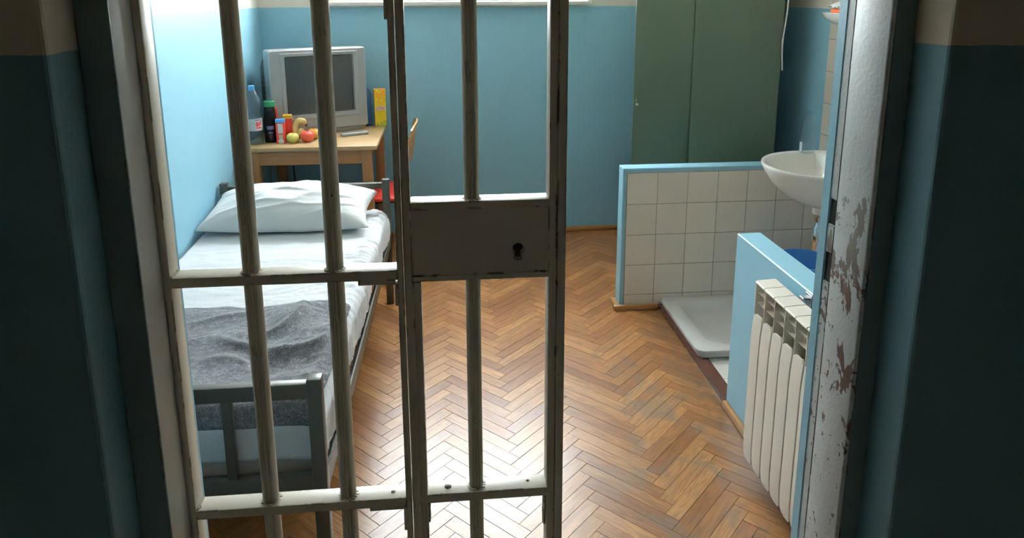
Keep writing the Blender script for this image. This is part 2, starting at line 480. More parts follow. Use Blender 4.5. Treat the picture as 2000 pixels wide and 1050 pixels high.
# parquet: one plank per island, laid in herringbone along the room
def parquet():
    bm = bm_new()
    uvl = bm.loops.layers.uv.new('UVMap')
    L, W, g, dz = 0.328, 0.0500, 0.0004, 0.004
    rt = math.sqrt(2)
    def plank(p0, p1, q0, q1, along_p):
        ou, ov = random.uniform(0, 40), random.uniform(0, 40)
        p0 += g; p1 -= g; q0 += g; q1 -= g
        e = 0.0006
        top = [(p0 + e, q0 + e), (p1 - e, q0 + e), (p1 - e, q1 - e), (p0 + e, q1 - e)]
        low = [(p0, q0), (p1, q0), (p1, q1), (p0, q1)]
        h = random.uniform(-0.0004, 0.0004)
        tl = [h + random.uniform(-0.0002, 0.0002) for _ in range(4)]
        def w(pq, z): return ((pq[0] - pq[1]) / rt + X0, (pq[0] + pq[1]) / rt + Y0, z)
        tv = [bm.verts.new(w(a, tl[i])) for i, a in enumerate(top)]
        mv = [bm.verts.new(w(a, tl[i] - 0.0006)) for i, a in enumerate(low)]
        lv = [bm.verts.new(w(a, -dz)) for a in low]
        fs = [bm.faces.new(tv)]
        for i in range(4):
            j = (i + 1) % 4
            fs.append(bm.faces.new((mv[i], mv[j], tv[j], tv[i])))
            fs.append(bm.faces.new((lv[i], lv[j], mv[j], mv[i])))
        inv = {}
        for vs, ring in ((tv, top), (mv, low), (lv, low)):
            for v, a in zip(vs, ring): inv[v] = a
        for f in fs:
            for lp in f.loops:
                a = inv[lp.vert]
                u, v = (a[0] - p0, a[1] - q0) if along_p else (a[1] - q0, a[0] - p0)
                lp[uvl].uv = (u + ou, v + ov)
    X0 = -0.02 - (L - W * 0.5) / rt
    Y0 = 1.0
    for j in range(-6, 8):
        for k in range(-70, 110):
            bx, by = k * W + j * (L + W), k * W + j * (W - L)
            cx, cy = (bx - by) / rt + X0, (bx + by) / rt + Y0
            if XL - 0.5 < cx < XR + 0.3 and 0.6 < cy < YB + 0.4:
                plank(bx, bx + L, by, by + W, True)
                plank(bx + L, bx + L + W, by + W - L, by + W, False)
    for co, no in (((XL, 0, 0), (-1, 0, 0)), ((XR, 0, 0), (1, 0, 0)), ((0, 1.10, 0), (0, -1, 0)), ((0, YB, 0), (0, 1, 0))):
        bmesh.ops.bisect_plane(bm, geom=list(bm.verts) + list(bm.edges) + list(bm.faces), plane_co=co, plane_no=no, clear_outer=True)
    return bm
fl = struct(obj('floor', parquet(), M_parquet, smooth=False), 'varnished brown oak herringbone parquet floor', 'floor')
boxes('floor_screed', M_gap, [(XL, XR, 1.10, YB, -0.06, -0.0022)], 'dark screed in the joints under the parquet', 'floor')

# skirting
def skirting(name, x0, x1, y0, y1, mat, label, h=0.034, t=0.018):
    bm = bm_new(); add_box(bm, x0, x1, y0, y1, 0.0, h, 0.006, 2)
    return struct(obj(name, bm, mat), label, 'skirting')
skirting('baseboard_back', XL, XR, YB - 0.02, YB, M_skirt, 'brown wooden skirting along the back wall')
skirting('baseboard_left', XL, XL + 0.02, WF1, YB - 0.02, M_skirt_y, 'brown wooden skirting along the left wall behind the bed')

# wash corner: tiled half-height wall, low radiator wall, curb, tiled floor
PX0, PY0, PY1, PZ = 0.873, 3.36, 3.45, 0.752
M_ptile = m_tile('cream_wall_tile', 0, 2, 0.8935, 0.7285, 0.1563, 0.1625, (0.74, 0.69, 0.615), (0.36, 0.29, 0.23))
M_rtile = m_tile('cream_wall_tile_side', 1, 2, 3.36, 0.7285, 0.1563, 0.1625, (0.74, 0.69, 0.615), (0.36, 0.29, 0.23))
M_ftile = m_tile('white_floor_tile', 0, 1, 1.13, 2.62, 0.15, 0.15, (0.70, 0.68, 0.63), (0.42, 0.38, 0.33), 0.3)
bm = bm_new()
add_box(bm, PX0, XR, PY0 + 0.004, PY1, 0, PZ, 0.003, 1)
pw = struct(obj('wall_shower', bm, M_blue, smooth=False), 'half-height blue partition wall with a tiled face beside the shower tray', 'wall')
bm = bm_new(); add_box(bm, 0.8935, XR, PY0 - 0.004, PY0 + 0.01, 0, 0.7285)
obj('tile_facing', bm, M_ptile, pw, smooth=False)
RWX0, RWX1, RWY, RWZ = 1.083, 1.175, 2.452, 0.72
bm = bm_new(); add_box(bm, RWX0, RWX1, WF1, RWY, 0, RWZ, 0.003, 1)
rw = struct(obj('wall_radiator', bm, M_blue, smooth=False), 'low blue wall carrying the radiator', 'wall')
bm = bm_new(); add_box(bm, RWX1 - 0.002, RWX1 + 0.008, WF1, RWY - 0.012, 0.01, RWZ - 0.03)
obj('tile_facing', bm, M_rtile, rw, smooth=False)
bm = bm_new(); add_box(bm, XR - 0.010, XR, WF1, 3.358, 0.0, 2.30); add_box(bm, XR - 0.010, XR, 3.358, 3.455, PZ + 0.001, 2.30)
obj('tile_facing', bm, M_rtile, WR, smooth=False)
boxes('floor_shower', M_ftile, [(1.13, XR, WF1, PY0, -0.01, 0.012)], 'white tiled floor of the wash corner', 'floor')
boxes('trim_2', M_brown_tile, [(1.078, 1.135, RWY, PY0 - 0.004, -0.01, 0.020)], 'dark brown tile curb along the wash corner', 'curb')
bm = bm_new()
add_box(bm, PX0 - 0.035, 1.075, PY0 - 0.028, PY0 - 0.005, 0, 0.030, 0.006, 2)
add_box(bm, PX0 - 0.030, PX0 - 0.001, PY0 - 0.024, PY1, 0, 0.030, 0.006, 2)
struct(obj('baseboard_shower', bm, M_skirt), 'wooden skirting round the end of the tiled partition', 'skirting')
skirting('baseboard_radiator', RWX0 - 0.022, RWX0, WF1, RWY - 0.01, M_skirt_y, 'wooden skirting under the radiator', 0.030)

# window in the back wall: frame, panes, sill
wy = YB + WT - 0.10
bm = bm_new()
fw = 0.055
add_box(bm, WX0, WX0 + fw, wy, wy + 0.06, WZ0, WZ1); add_box(bm, WX1 - fw, WX1, wy, wy + 0.06, WZ0, WZ1)
add_box(bm, WX0 + fw, WX1 - fw, wy, wy + 0.06, WZ0, WZ0 + fw); add_box(bm, WX0 + fw, WX1 - fw, wy, wy + 0.06, WZ1 - fw, WZ1)
wm = (WX0 + WX1) / 2
add_box(bm, wm - 0.04, wm + 0.04, wy, wy + 0.06, WZ0 + fw, WZ1 - fw)
win = struct(obj('window_1', bm, M_white_paint, smooth=False), 'white window frame in the back wall', 'window')
for a, b in ((WX0 + fw, wm - 0.04), (wm + 0.04, WX1 - fw)):
    bm = bm_new(); add_box(bm, a, b, wy + 0.028, wy + 0.032, WZ0 + fw, WZ1 - fw)
    obj('pane', bm, M_pane, win, smooth=False)
bm = bm_new(); add_box(bm, WX0 - 0.02, WX1 + 0.02, YB - 0.045, YB + WT - 0.10, WZ0 - 0.022, WZ0 + 0.003, 0.003, 2)
struct(obj('trim_3', bm, M_white_paint), 'cream window sill above the blue paint', 'sill')

# steel door frame
FY = 1.0
bm = bm_new()
add_box(bm, OX0, -0.443, FY, 1.118, 0, OZ - 0.045, 0.0025, 2)
add_box(bm, OX0, 0.694, FY, 1.118, OZ - 0.045, OZ, 0.0025, 2)
df = struct(obj('door_1', bm, M_frame), 'grey painted steel frame on the hinge side of the doorway', 'door frame')
M_front_shade = m_chipped('chipped_front_shade', (0.13, 0.185, 0.19), (0.03, 0.018, 0.014), 0.4, 0.0)  # frame front's shade put into a dark colour, with chipped edges
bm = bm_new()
add_box(bm, OX0, -0.4432, FY - 0.0015, FY + 0.004, 0, OZ - 0.0455, 0.001, 1); obj('front_shade_plate', bm, M_front_shade, df)  # thin plate added to carry the shaded tone of the frame front
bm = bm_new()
add_box(bm, 0.6615, OX1, FY - 0.0012, FY + 0.004, 0, OZ - 0.0455, 0.001, 1); obj('front_shade_plate', bm, M_front_shade, df)
bm = bm_new()
FX = 0.656
add_box(bm, FX, OX1, FY, 1.098, 0, OZ - 0.045, 0.0045, 3)
zs = [0.0, 1.108, 1.161, 1.212, 1.257, OZ - 0.045]
for i in (0, 2, 4): add_box(bm, FX, OX1, 1.0965, 1.117, zs[i], zs[i + 1], 0.0012, 1)
for i in (1, 3): add_box(bm, FX + 0.020, OX1, 1.0965, 1.117, zs[i], zs[i + 1])
obj('strike_jamb', bm, M_peel, df)
bm = bm_new()
for i in (1, 3): add_box(bm, FX + 0.0025, FX + 0.0195, 1.0970, 1.1165, zs[i] + 0.0003, zs[i + 1] - 0.0003)  # black boxes fill the slots in place of their inner dark
obj('bolt_hole_dark_fill', bm, M_hole, df)
bm = bm_new(); add_box(bm, FX - 0.001, OX1, 1.117, WF1 + 0.001, -0.02, OZ, 0.002, 1)
add_box(bm, OX0, -0.443, 1.118, WF1 + 0.001, -0.02, OZ, 0.002, 1)
struct(obj('trim_4', bm, M_blue, smooth=False), 'blue painted plaster edge behind the door frame', 'plaster edge')

# ------------------------------------------------------------------ barred gate (two leaves)
GY, GD = 1.07, 0.037
GC = GY + GD / 2
GT = 2.10
def bar_bm(x, r, z0, z1):
    n = 60
    prof = []
    for k in range(n):
        a = 2 * PI * k / n
        rr = r
        d = abs((a - 1.5 * PI + PI) % (2 * PI) - PI)
        if d < 0.10: rr = r + 0.0008
        elif d < 0.34: rr = r - 0.0022
        elif d < 0.45: rr = r - 0.0002
        elif d < 0.62: rr = r - 0.0009
        prof.append((rr * math.cos(a), rr * math.sin(a)))
    rings = []
    m = max(2, int((z1 - z0) / 0.05))
    for i in range(m + 1):
        z = z0 + (z1 - z0) * i / m
        wob = 0.0006 * noise.noise((x * 9, 0, z * 4))
        rings.append([(x + wob + p[0], GC + p[1], z) for p in prof])
    bm = bm_new(); loft(bm, rings); bmesh.ops.recalc_face_normals(bm, faces=bm.faces)
    return bm
def weld(bm, x, z, r):
    for k in range(14):
        a = 2 * PI * k / 14
        rr = r + 0.0008
        s = 0.0024 + 0.0012 * noise.noise((x * 31, z * 17, k * 1.7))
        c = Vector((x + rr * math.cos(a), GC + rr * math.sin(a), z))
        t = bmesh.new(); bmesh.ops.create_icosphere(t, subdivisions=1, radius=s)
        merge(bm, t, Matrix.Translation(c) @ Matrix.Diagonal((1.4, 1.4, 0.8, 1)))
RAILS = [(0.035, 0.052), (0.743, 0.7595), (1.157, 1.1735), (1.605, 1.6215), (2.078, 2.0945)]
B1, B2, B3, BR = -0.3135, -0.1835, 0.0367, 0.0136
SX0, SX1 = -0.4425, -0.4315
LX0, LX1 = -0.0845, -0.0745
RX0, RX1 = -0.0730, -0.0600
LX1 += 0.0001; RX0 -= 0.0001
EX0, EXM, EX1 = 0.159, 0.1717, 0.1862

left = thing('barred_gate', 'wider left section of the cream barred gate with two bars over the bed', 'gate', (SX0, GC, 0.035))
bm = bm_new(); add_box(bm, SX0, SX1, GY, GY + GD, 0.035, GT, 0.0012, 2); obj('stile', bm, M_gate, left)
bm = bm_new(); add_box(bm, LX0, LX1, GY, GY + 0.015, 0.035, GT, 0.0012, 2); obj('stile', bm, M_gate, left)
for z0, z1 in RAILS:
    bm = bm_new(); add_box(bm, SX1 - 0.001, LX0 + 0.001, GY, GY + GD, z0, z1, 0.0012, 2)
    for x in (B1, B2): weld(bm, x, z1, BR)
    for sx in (SX1 + 0.004, ):
        for k in range(9):
            t = bmesh.new(); bmesh.ops.create_icosphere(t, subdivisions=1, radius=0.0022 + 0.001 * random.random())
            merge(bm, t, Matrix.Translation((sx - 0.003, GY + 0.004 + 0.0036 * k, z1 + 0.0008)))
    obj('rail', bm, M_gate, left)
for x in (B1, B2):
    for (a, b) in ((RAILS[0][1], RAILS[1][0]), (RAILS[1][1], RAILS[2][0]), (RAILS[2][1], RAILS[3][0]), (RAILS[3][1], RAILS[4][0])):
        obj('bar', bar_bm(x, BR, a - 0.001, b + 0.001), M_bar, left)
# hinge knuckles and stiffening plates beside the joint between the leaves
for z0, z1 in ((0.694, 0.737), (1.112, 1.150), (1.566, 1.604)):
    bm = bm_new()
    add_box(bm, LX0 - 0.0045, LX0 + 0.001, GY + 0.001, GY + 0.030, z0, z1, 0.0012, 2)
    add_box(bm, LX0 - 0.062, LX0 - 0.004, GY + 0.001, GY + 0.012, z1 - 0.001, z1 + 0.008, 0.001, 1)
    obj('stiffener_plate', bm, M_gate, left)
bm = bm_new(); lathe(bm, [(0.0040, 0), (0.0036, 0.0012), (0.002, 0.0022), (0.0003, 0.0026)], (-0.107, 1.088, 0.7595), 14); obj('rivet', bm, M_gate, left)

leaf = thing('barred_gate_leaf', 'narrow gate leaf in mid doorway with keyhole lock plate and one bar', 'gate', (RX0, GC, 0.035))
bm = bm_new(); add_box(bm, RX0, RX1, GY, GY + 0.015, 0.035, GT, 0.0012, 2)
add_box(bm, RX1 - 0.001, RX1 + 0.0125, GY + 0.0008, GY + 0.030, 0.035, 1.1522, 0.0012, 2); obj('stile', bm, M_gate, leaf)
bm = bm_new()
add_box(bm, EX0, EXM, GY, GY + GD, 0.035, GT, 0.0012, 2)
add_box(bm, EXM + 0.0006, EX1, GY - 0.0035, GY + GD, 0.035, GT, 0.0015, 2)
obj('stile', bm, M_gate, leaf)
for z0, z1 in (RAILS[0], RAILS[1], RAILS[3], RAILS[4]):
    bm = bm_new(); add_box(bm, RX1 - 0.001, EX0 + 0.001, GY, GY + GD, z0 + 0.002, z1 + 0.002, 0.0012, 2)
    weld(bm, B3, z1 + 0.002, 0.0122)
    obj('rail', bm, M_gate, leaf)
# lock case: flat plate set a little back between two rails, with a real keyhole
LZ0, LZ1 = 1.152, 1.284
bm = bm_new()
add_box(bm, RX1 - 0.001, EX0 + 0.001, GY, GY + GD, LZ1 - 0.0115, LZ1, 0.0012, 2)
add_box(bm, RX1 - 0.001, EX0 + 0.001, GY, GY + GD, LZ0, LZ0 + 0.0095, 0.0012, 2)
weld(bm, B3, LZ1, 0.0122)
KX, KZ = 0.1095, 1.199
def keyring(s, y):
    pts = []
    for k in range(17):
        a = R(-58 + (360 - 64) * k / 16)
        pts.append((KX + s * 0.0096 * math.cos(a), y, KZ + 0.003 + s * 0.0096 * math.sin(a)))
    pts += [(KX - s * 0.0056, y, KZ - 0.0125 * s - 0.002), (KX, y, KZ - 0.0145 * s - 0.002), (KX + s * 0.0056, y, KZ - 0.0125 * s - 0.002)]
    return pts
def platering(y):
    x0, x1, z0, z1 = RX1 - 0.001, EX0 + 0.001, LZ0 + 0.009, LZ1 - 0.011
    out = []
    for x, _, z in keyring(1, y):
        dx, dz = x - KX, z - KZ
        ts = []
        if dx > 1e-9: ts.append((x1 - KX) / dx)
        if dx < -1e-9: ts.append((x0 - KX) / dx)
        if dz > 1e-9: ts.append((z1 - KZ) / dz)
        if dz < -1e-9: ts.append((z0 - KZ) / dz)
        t = min(ts)
        out.append([KX + dx * t, y, KZ + dz * t])
    for cx, cz in ((x0, z0), (x0, z1), (x1, z0), (x1, z1)):
        k = min(range(len(out)), key=lambda i: (out[i][0] - cx) ** 2 + (out[i][2] - cz) ** 2)
        out[k] = [cx, y, cz]
    return out
loft(bm, [platering(GY + 0.030), platering(GY + 0.0025), keyring(1.0, GY + 0.0025), keyring(0.92, GY + 0.004), keyring(0.92, GY + 0.028)], True, True)
case = obj('lock_case', bm, M_gate, leaf, recalc=True)
bm = bm_new(); loft(bm, [keyring(0.91, GY + 0.012), keyring(0.91, GY + 0.016)]); obj('keyhole', bm, M_hole, case, recalc=True)  # black plug stands in for the dark inside the keyhole
for a, b in ((RAILS[0][1], RAILS[1][0] + 0.003), (RAILS[1][1] + 0.001, LZ0 + 0.001), (LZ1 - 0.001, RAILS[3][0] + 0.003), (RAILS[3][1], RAILS[4][0])):
    obj('bar', bar_bm(B3, 0.0122, a, b), M_bar, leaf)
for x, y, r in ((-0.0125, 1.089, 0.0062), (0.128, 1.091, 0.003)):
    bm = bm_new(); lathe(bm, [(r, 0), (r * 0.92, r * 0.25), (r * 0.6, r * 0.5), (r * 0.05, r * 0.62)], (x, y, RAILS[1][1] + 0.002), 18); obj('rivet', bm, M_gate, leaf)
for (x0, x1, z0, z1) in ((RX1 + 0.011, RX1 + 0.017, 0.700, 0.742), (EX0 - 0.006, EX0 + 0.001, 0.680, 0.742)):
    bm = bm_new()
    for k in range(12):
        z = z0 + (z1 - z0) * k / 11
        t = bmesh.new(); bmesh.ops.create_icosphere(t, subdivisions=1, radius=0.0030 + 0.0012 * random.random())
        merge(bm, t, Matrix.Translation(((x0 + x1) / 2, GY + 0.018, z)) @ Matrix.Diagonal((0.9, 3.0, 1.2, 1)))
    obj('weld_seam', bm, M_gate, leaf)
# hinge knuckles between leaves
for z in (0.745, 1.14, 1.585):
    bm = bm_new(); lathe(bm, [(0.004, -0.02), (0.0055, -0.019), (0.0055, 0.019), (0.004, 0.02)], (-0.0738, GY + GD + 0.005, z), 14); obj('hinge', bm, M_gate, leaf)

# ------------------------------------------------------------------ bed
BX0, BX1, BYF, BYH = -1.125, -0.3505, 1.675, 3.56       # post centre lines
bed = thing('bed', 'grey steel bed frame with rail ends along the left wall', 'bed', (BX0, BYF, 0))
ps = 0.0185
for x, y, h in ((BX0, BYF, 0.655), (BX1, BYF, 0.655), (BX0 + 0.0, BYH, 0.682), (BX1 + 0.03, BYH, 0.682)):
    bm = bm_new(); add_box(bm, x - ps, x + ps, y - ps, y + ps, 0, h, 0.003, 2); obj('post', bm, M_bedsteel, bed)
for y, zr, x1 in ((BYF, ((0.600, 0.642), (0.335, 0.378)), BX1), (BYH, ((0.634, 0.664), (0.36, 0.39)), BX1 + 0.03)):
    for z0, z1 in zr:
        bm = bm_new(); add_box(bm, BX0 + ps - 0.002, x1 - ps + 0.002, y - 0.014, y + 0.014, z0, z1, 0.003, 2); obj('end_rail', bm, M_bedsteel, bed)
for x in (-0.98, -0.775, -0.572):
    bm = bm_new(); add_box(bm, x - 0.013, x + 0.013, BYF - 0.009, BYF + 0.009, 0.377, 0.601, 0.002, 1); obj('slat', bm, M_bedsteel, bed)
for x in (-0.98, -0.775, -0.572):
    bm = bm_new(); add_box(bm, x - 0.013, x + 0.013, BYH - 0.009, BYH + 0.009, 0.389, 0.635, 0.002, 1); obj('slat', bm, M_bedsteel, bed)
def side_rail(xa, xb, s):
    bm = bm_new()
    p = [(xa, BYF + ps - 0.001), (xb, BYH - ps + 0.001)]
    for (w0, w1, z0, z1) in ((-0.003 * s, 0.003 * s, 0.315, 0.372), (-0.028 * s, 0.003 * s, 0.315, 0.321)):
        a, b = sorted((w0, w1))
        vs = [bm.verts.new((q[0] + w, q[1], z)) for q in p for w in (a, b) for z in (z0, z1)]
        for f in ((0, 1, 3, 2), (4, 6, 7, 5), (0, 4, 5, 1), (2, 3, 7, 6), (0, 2, 6, 4), (1, 5, 7, 3)):
            bm.faces.new([vs[i] for i in f])
    obj('side_rail', bm, M_bedsteel, bed, recalc=True)
side_rail(BX0 + 0.008, BX0 + 0.008, -1)
side_rail(BX1 + 0.012, BX1 + 0.042, 1)
bm = bm_new()
for k in range(9):
    y = BYF + 0.12 + k * 0.21
    add_box(bm, BX0 + 0.012, BX1 - 0.012, y - 0.02, y + 0.02, 0.322, 0.328)
obj('base_slat', bm, M_bedsteel, bed, smooth=False)

MX0, MX1, MY0, MY1, MZ0, MZ1 = -1.138, -0.345, 1.705, 3.53, 0.330, 0.502
bm = bm_new(); add_box(bm, MX0 + 0.015, MX1 - 0.012, MY0 + 0.018, MY1 - 0.015, MZ0, MZ1 - 0.012, 0.035, 3)
tag(obj('mattress', bm, M_mattress, base=(-0.74, 2.6, MZ0)), 'mattress under the white sheet on the steel bed', 'mattress')

def arc(s, r):
    """unit profile past an edge: returns (outward, down) for path length s beyond the start of the bend"""
    if s <= 0: return s, 0.0
    q = r * PI / 2
    if s < q: return r * math.sin(s / r), r * (1 - math.cos(s / r))
    return r, r + (s - q)
def wrinkle(x, y):
    n1 = noise.noise((x * 2.4 + 0.3 * noise.noise((x * 3, y * 3, 2)), y * 13 + 1.2 * noise.noise((x * 2.2, y * 2.0, 5)), 0.3))
    n2 = noise.noise((x * 5, y * 26 + 2.0 * noise.noise((x * 3, y * 3, 7)), 3.1))
    right = max(0.0, (x + 0.85) / 0.5)
    rid = 1 - abs(n2)
    calm = 0.2 + 0.8 * max(0.0, min(1.0, (y - 2.25) / 0.2))
    return calm * wr_(x, y, n1, rid, right)
def wr_(x, y, n1, rid, right):
    return 0.005 * n1 + 0.013 * (rid ** 6) * (0.35 + 0.8 * right) * (0.6 + 0.8 * noise.noise((x * 2, y * 2, 11))) + 0.004 * noise.noise((x * 3, y * 3, 9))
SR = 0.045
def edge_x(y):
    return MX1 + 0.028 * max(0, min(1, (y - 2.2) / 1.2)) + 0.006 * noise.noise((0, y * 5, 4))
def sheet_top(x, y):
    return MZ1 + 0.012 + wrinkle(x, y)
def sheet_bm():
    bm = bm_new()
    nu, nv = 110, 190
    drop_f, drop_r = 0.135, 0.155
    g = []
    for j in range(nv + 1):
        v = -drop_f + (MY1 + 0.012 - MY0 + drop_f) * j / nv
        row = []
        for i in range(nu + 1):
            ulen = (MX1 - SR) - MX0
            u = (ulen + SR * PI / 2 + drop_r - SR) * i / nu
            yy0 = MY0 + max(v, 0)
            ex = edge_x(yy0)
            ou, du = arc(u - ulen, SR)
            ov, dv = arc(-v + SR - SR * PI / 2 + (SR * PI / 2 - SR), SR) if v < SR else (0, 0)
            x = MX0 + u if u < ulen else (MX1 - SR) + ou
            x += (ex - MX1) * max(0.0, min(1.0, (u - ulen + 0.25) / 0.3))
            y = MY0 + v if v >= SR else MY0 + SR - ov
            down = max(du, dv) if min(du, dv) < 1e-6 else math.hypot(du, dv) if (du < SR and dv < SR) else max(du, dv)
            top = max(0.0, 1 - down / SR)
            z = MZ1 + 0.012 - down + wrinkle(x, y) * (0.35 + 0.65 * top)
            if down > SR:
                f = 0.010 * noise.noise((y * 11, down * 5, 2.2)) + 0.006 * noise.noise((y * 30 + down * 20, down * 8, 8)) + 0.018 * (down - SR)
                if du >= dv: x += f
                else: y -= 0.006 * noise.noise((x * 10 + down * 14, down * 6, 6.1)) * 1.6
            z = max(z, 0.379 + 0.03 * max(0, noise.noise((y * 3.3, 0.2, 9)) + 0.1) if du > dv else 0.386)
            row.append(bm.verts.new((x, y, z)))
        g.append(row)
    for j in range(nv):
        for i in range(nu):
            bm.faces.new((g[j][i], g[j][i + 1], g[j + 1][i + 1], g[j + 1][i]))
    return bm
sh = tag(obj('bed_sheet', sheet_bm(), M_sheet, base=(-0.74, 2.6, MZ1), angle=180), 'rumpled white cotton sheet covering the mattress', 'sheet')
md = sh.modifiers.new('Solidify', 'SOLIDIFY'); md.thickness = 0.003; md.offset = 1

def blanket_bm():
    bm = bm_new()
    nu, nv = 120, 130
    bx0, bx1 = MX0 + 0.004, -0.352
    yfar, yfoot = 2.385, MY0 + 0.018
    hang = 0.024
    g = []
    for j in range(nv + 1):
        row = []
        for i in range(nu + 1):
            s = i / nu
            x = bx0 + (bx1 - bx0) * s
            far = yfar + 0.018 * noise.noise((x * 4.0, 1.1, 3)) + 0.012 * noise.noise((x * 11, 4.1, 3)) - 0.012 * s
            # rounded corner at the far right end
            if s > 0.93: far -= 0.035 * ((s - 0.93) / 0.07) ** 2
            L = (far - yfoot) + hang
            v = far - L * j / nv
            xx = x + 0.008 * noise.noise((v * 5, 0.4, 7)) * s * s - 0.018 * s * max(0, (2.2 - v))
            if v > yfoot + 0.03:
                y, down = v, 0
            else:
                o, d = arc(yfoot + 0.03 - v, 0.03)
                y, down = yfoot + 0.03 - o, d
            q0 = noise.noise((xx * 1.7, v * 1.7, 5.5)); q1 = noise.noise((xx * 2.3, v * 2.1, 15.5))
            wv = 0.5 + 0.5 * noise.noise((xx * 3.6 + 1.4 * q0, v * 3.6 + 1.4 * q1 + xx * 1.2, 4.4))
            w2 = 1 - abs(noise.noise((xx * 2.6 - v * 1.2 + 1.3 * q1, v * 3.4 + 1.6 * q0 - xx * 1.3, 12.4)))
            w3 = noise.noise((xx * 9, v * 9, 2.4))
            w4 = noise.noise((xx * 5.5 + 1.0 * q1, v * 6.5 + 1.2 * q0, 6.4)); w5 = 1 - abs(noise.noise((xx * 4.6 + 1.2 * q0, v * 6.2 - xx * 2.0 + 1.2 * q1, 3.3)))
            amp = max(0.0, 1 - down / 0.03)
            lift = (0.046 * wv * wv + 0.024 * w2 ** 5 + 0.003 * w3 + 0.007 * w4 + 0.011 * w5 ** 6) * (0.25 + 0.75 * amp)
            lift = max(lift, 0.0)
            ef = min(1.0, (far - v) / 0.06, (1 - s) / 0.05 + 0.1)
            z = sheet_top(min(xx, MX1 - 0.02), max(y, MY0 + 0.05)) + 0.007 + lift * (0.35 + 0.65 * max(0, ef)) - down
            y -= (0.004 + 0.006 * wv) if down > 0.02 else 0
            row.append(bm.verts.new((xx, y, z)))
        g.append(row)
    for j in range(nv):
        for i in range(nu):
            bm.faces.new((g[j][i], g[j + 1][i], g[j + 1][i + 1], g[j][i + 1]))
    return bm
bl = tag(obj('wool_blanket', blanket_bm(), M_wool, base=(-0.74, 2.0, MZ1), angle=180), 'rumpled grey wool blanket laid over the foot of the bed', 'blanket')
md = bl.modifiers.new('Solidify', 'SOLIDIFY'); md.thickness = 0.006; md.offset = 1

def pillow_bm():
    bm = bm_new()
    n = 72
    W, D, T = 0.79, 0.40, 0.235
    for side in (1, -1):
        g = []
        for j in range(n + 1):
            row = []
            for i in range(n + 1):
                a, b = -1 + 2 * i / n, -1 + 2 * j / n
                # pinched sides, pointed corners
                px = a * W / 2 * (1 - 0.085 * (1 - b * b) ** 1.0 * abs(a) ** 3)
                py = b * D / 2 * (1 - 0.11 * (1 - a * a) * abs(b) ** 3)
                e = max(0.0, (1 - abs(a) ** 2.2)) ** 0.48 * max(0.0, (1 - abs(b) ** 2.0)) ** 0.5
                th = T / 2 * e
                th += 0.010 * noise.noise((a * 2.1, b * 2.1, 3 + side)) * e
                r = 1 - abs(noise.noise((a * 1.7 + b * 0.9, b * 2.6 - a * 1.1 + 0.8 * noise.noise((a * 1.6, b * 1.6, 5)), 2.2 + side)))
                th += 0.011 * (r ** 9) * e
                c = max(0, abs(a) - 0.55) / 0.45
                th += 0.006 * noise.noise((a * 3, b * 16, 9)) * c * e
                row.append((px, py, side * th * (1.0 if side > 0 else 0.55)))
            g.append(row)
        vv = [[bm.verts.new(p) for p in r] for r in g]
        for j in range(n):
            for i in range(n):
                q = (vv[j][i], vv[j][i + 1], vv[j + 1][i + 1], vv[j + 1][i])
                bm.faces.new(q if side > 0 else tuple(reversed(q)))
    bmesh.ops.remove_doubles(bm, verts=bm.verts, dist=0.0006)
    bmesh.ops.transform(bm, verts=bm.verts, matrix=Matrix.Translation((-0.757, 3.365, 0.588)) @ Matrix.Rotation(R(-2), 4, 'Z') @ Matrix.Rotation(R(9), 4, 'X'))
    # settle on the sheet and against the end rail
    for v in bm.verts:
        if v.co.z < 0.526: v.co.z = 0.526 + (v.co.z - 0.526) * 0.05
        if v.co.y > 3.538: v.co.y = 3.538 + (v.co.y - 3.538) * 0.05
    return bm
tag(obj('pillow', pillow_bm(), M_pillow, base=(-0.757, 3.385, 0.512), angle=180), 'plump white pillow leaning on the head end of the bed', 'pillow')

# ------------------------------------------------------------------ table
TX0, TX1, TY0, TY1, TZ = -1.125, -0.392, 3.900, 4.605, 0.785
table = thing('table', 'light beech table in the corner carrying the television', 'table', ((TX0 + TX1) / 2, (TY0 + TY1) / 2, 0))
bm = bm_new(); add_box(bm, TX0, TX1, TY0, TY1, TZ - 0.024, TZ, 0.003, 2); obj('tabletop', bm, M_tabletop, table)
for x, y in ((TX0 + 0.06, TY0 + 0.045), (TX1 - 0.06, TY0 + 0.045), (TX0 + 0.06, TY1 - 0.05), (TX1 - 0.045, TY1 - 0.05)):
    bm = bm_new(); add_box(bm, x - 0.028, x + 0.028, y - 0.028, y + 0.028, 0, TZ - 0.023, 0.004, 2); obj('leg', bm, M_tablewood, table)
bm = bm_new()
add_box(bm, TX0 + 0.086, TX1 - 0.086, TY0 + 0.022, TY0 + 0.042, TZ - 0.105, TZ - 0.023, 0.002, 1); obj('apron', bm, M_apron, table)
bm = bm_new()
add_box(bm, TX0 + 0.086, TX1 - 0.071, TY1 - 0.05, TY1 - 0.03, TZ - 0.105, TZ - 0.023, 0.002, 1); obj('apron', bm, M_apron, table)
for x in (TX0 + 0.05, TX1 - 0.06):
    bm = bm_new(); add_box(bm, x - 0.01, x + 0.01, TY0 + 0.072, TY1 - 0.077, TZ - 0.095, TZ - 0.023, 0.002, 1); obj('apron', bm, M_ply, table)

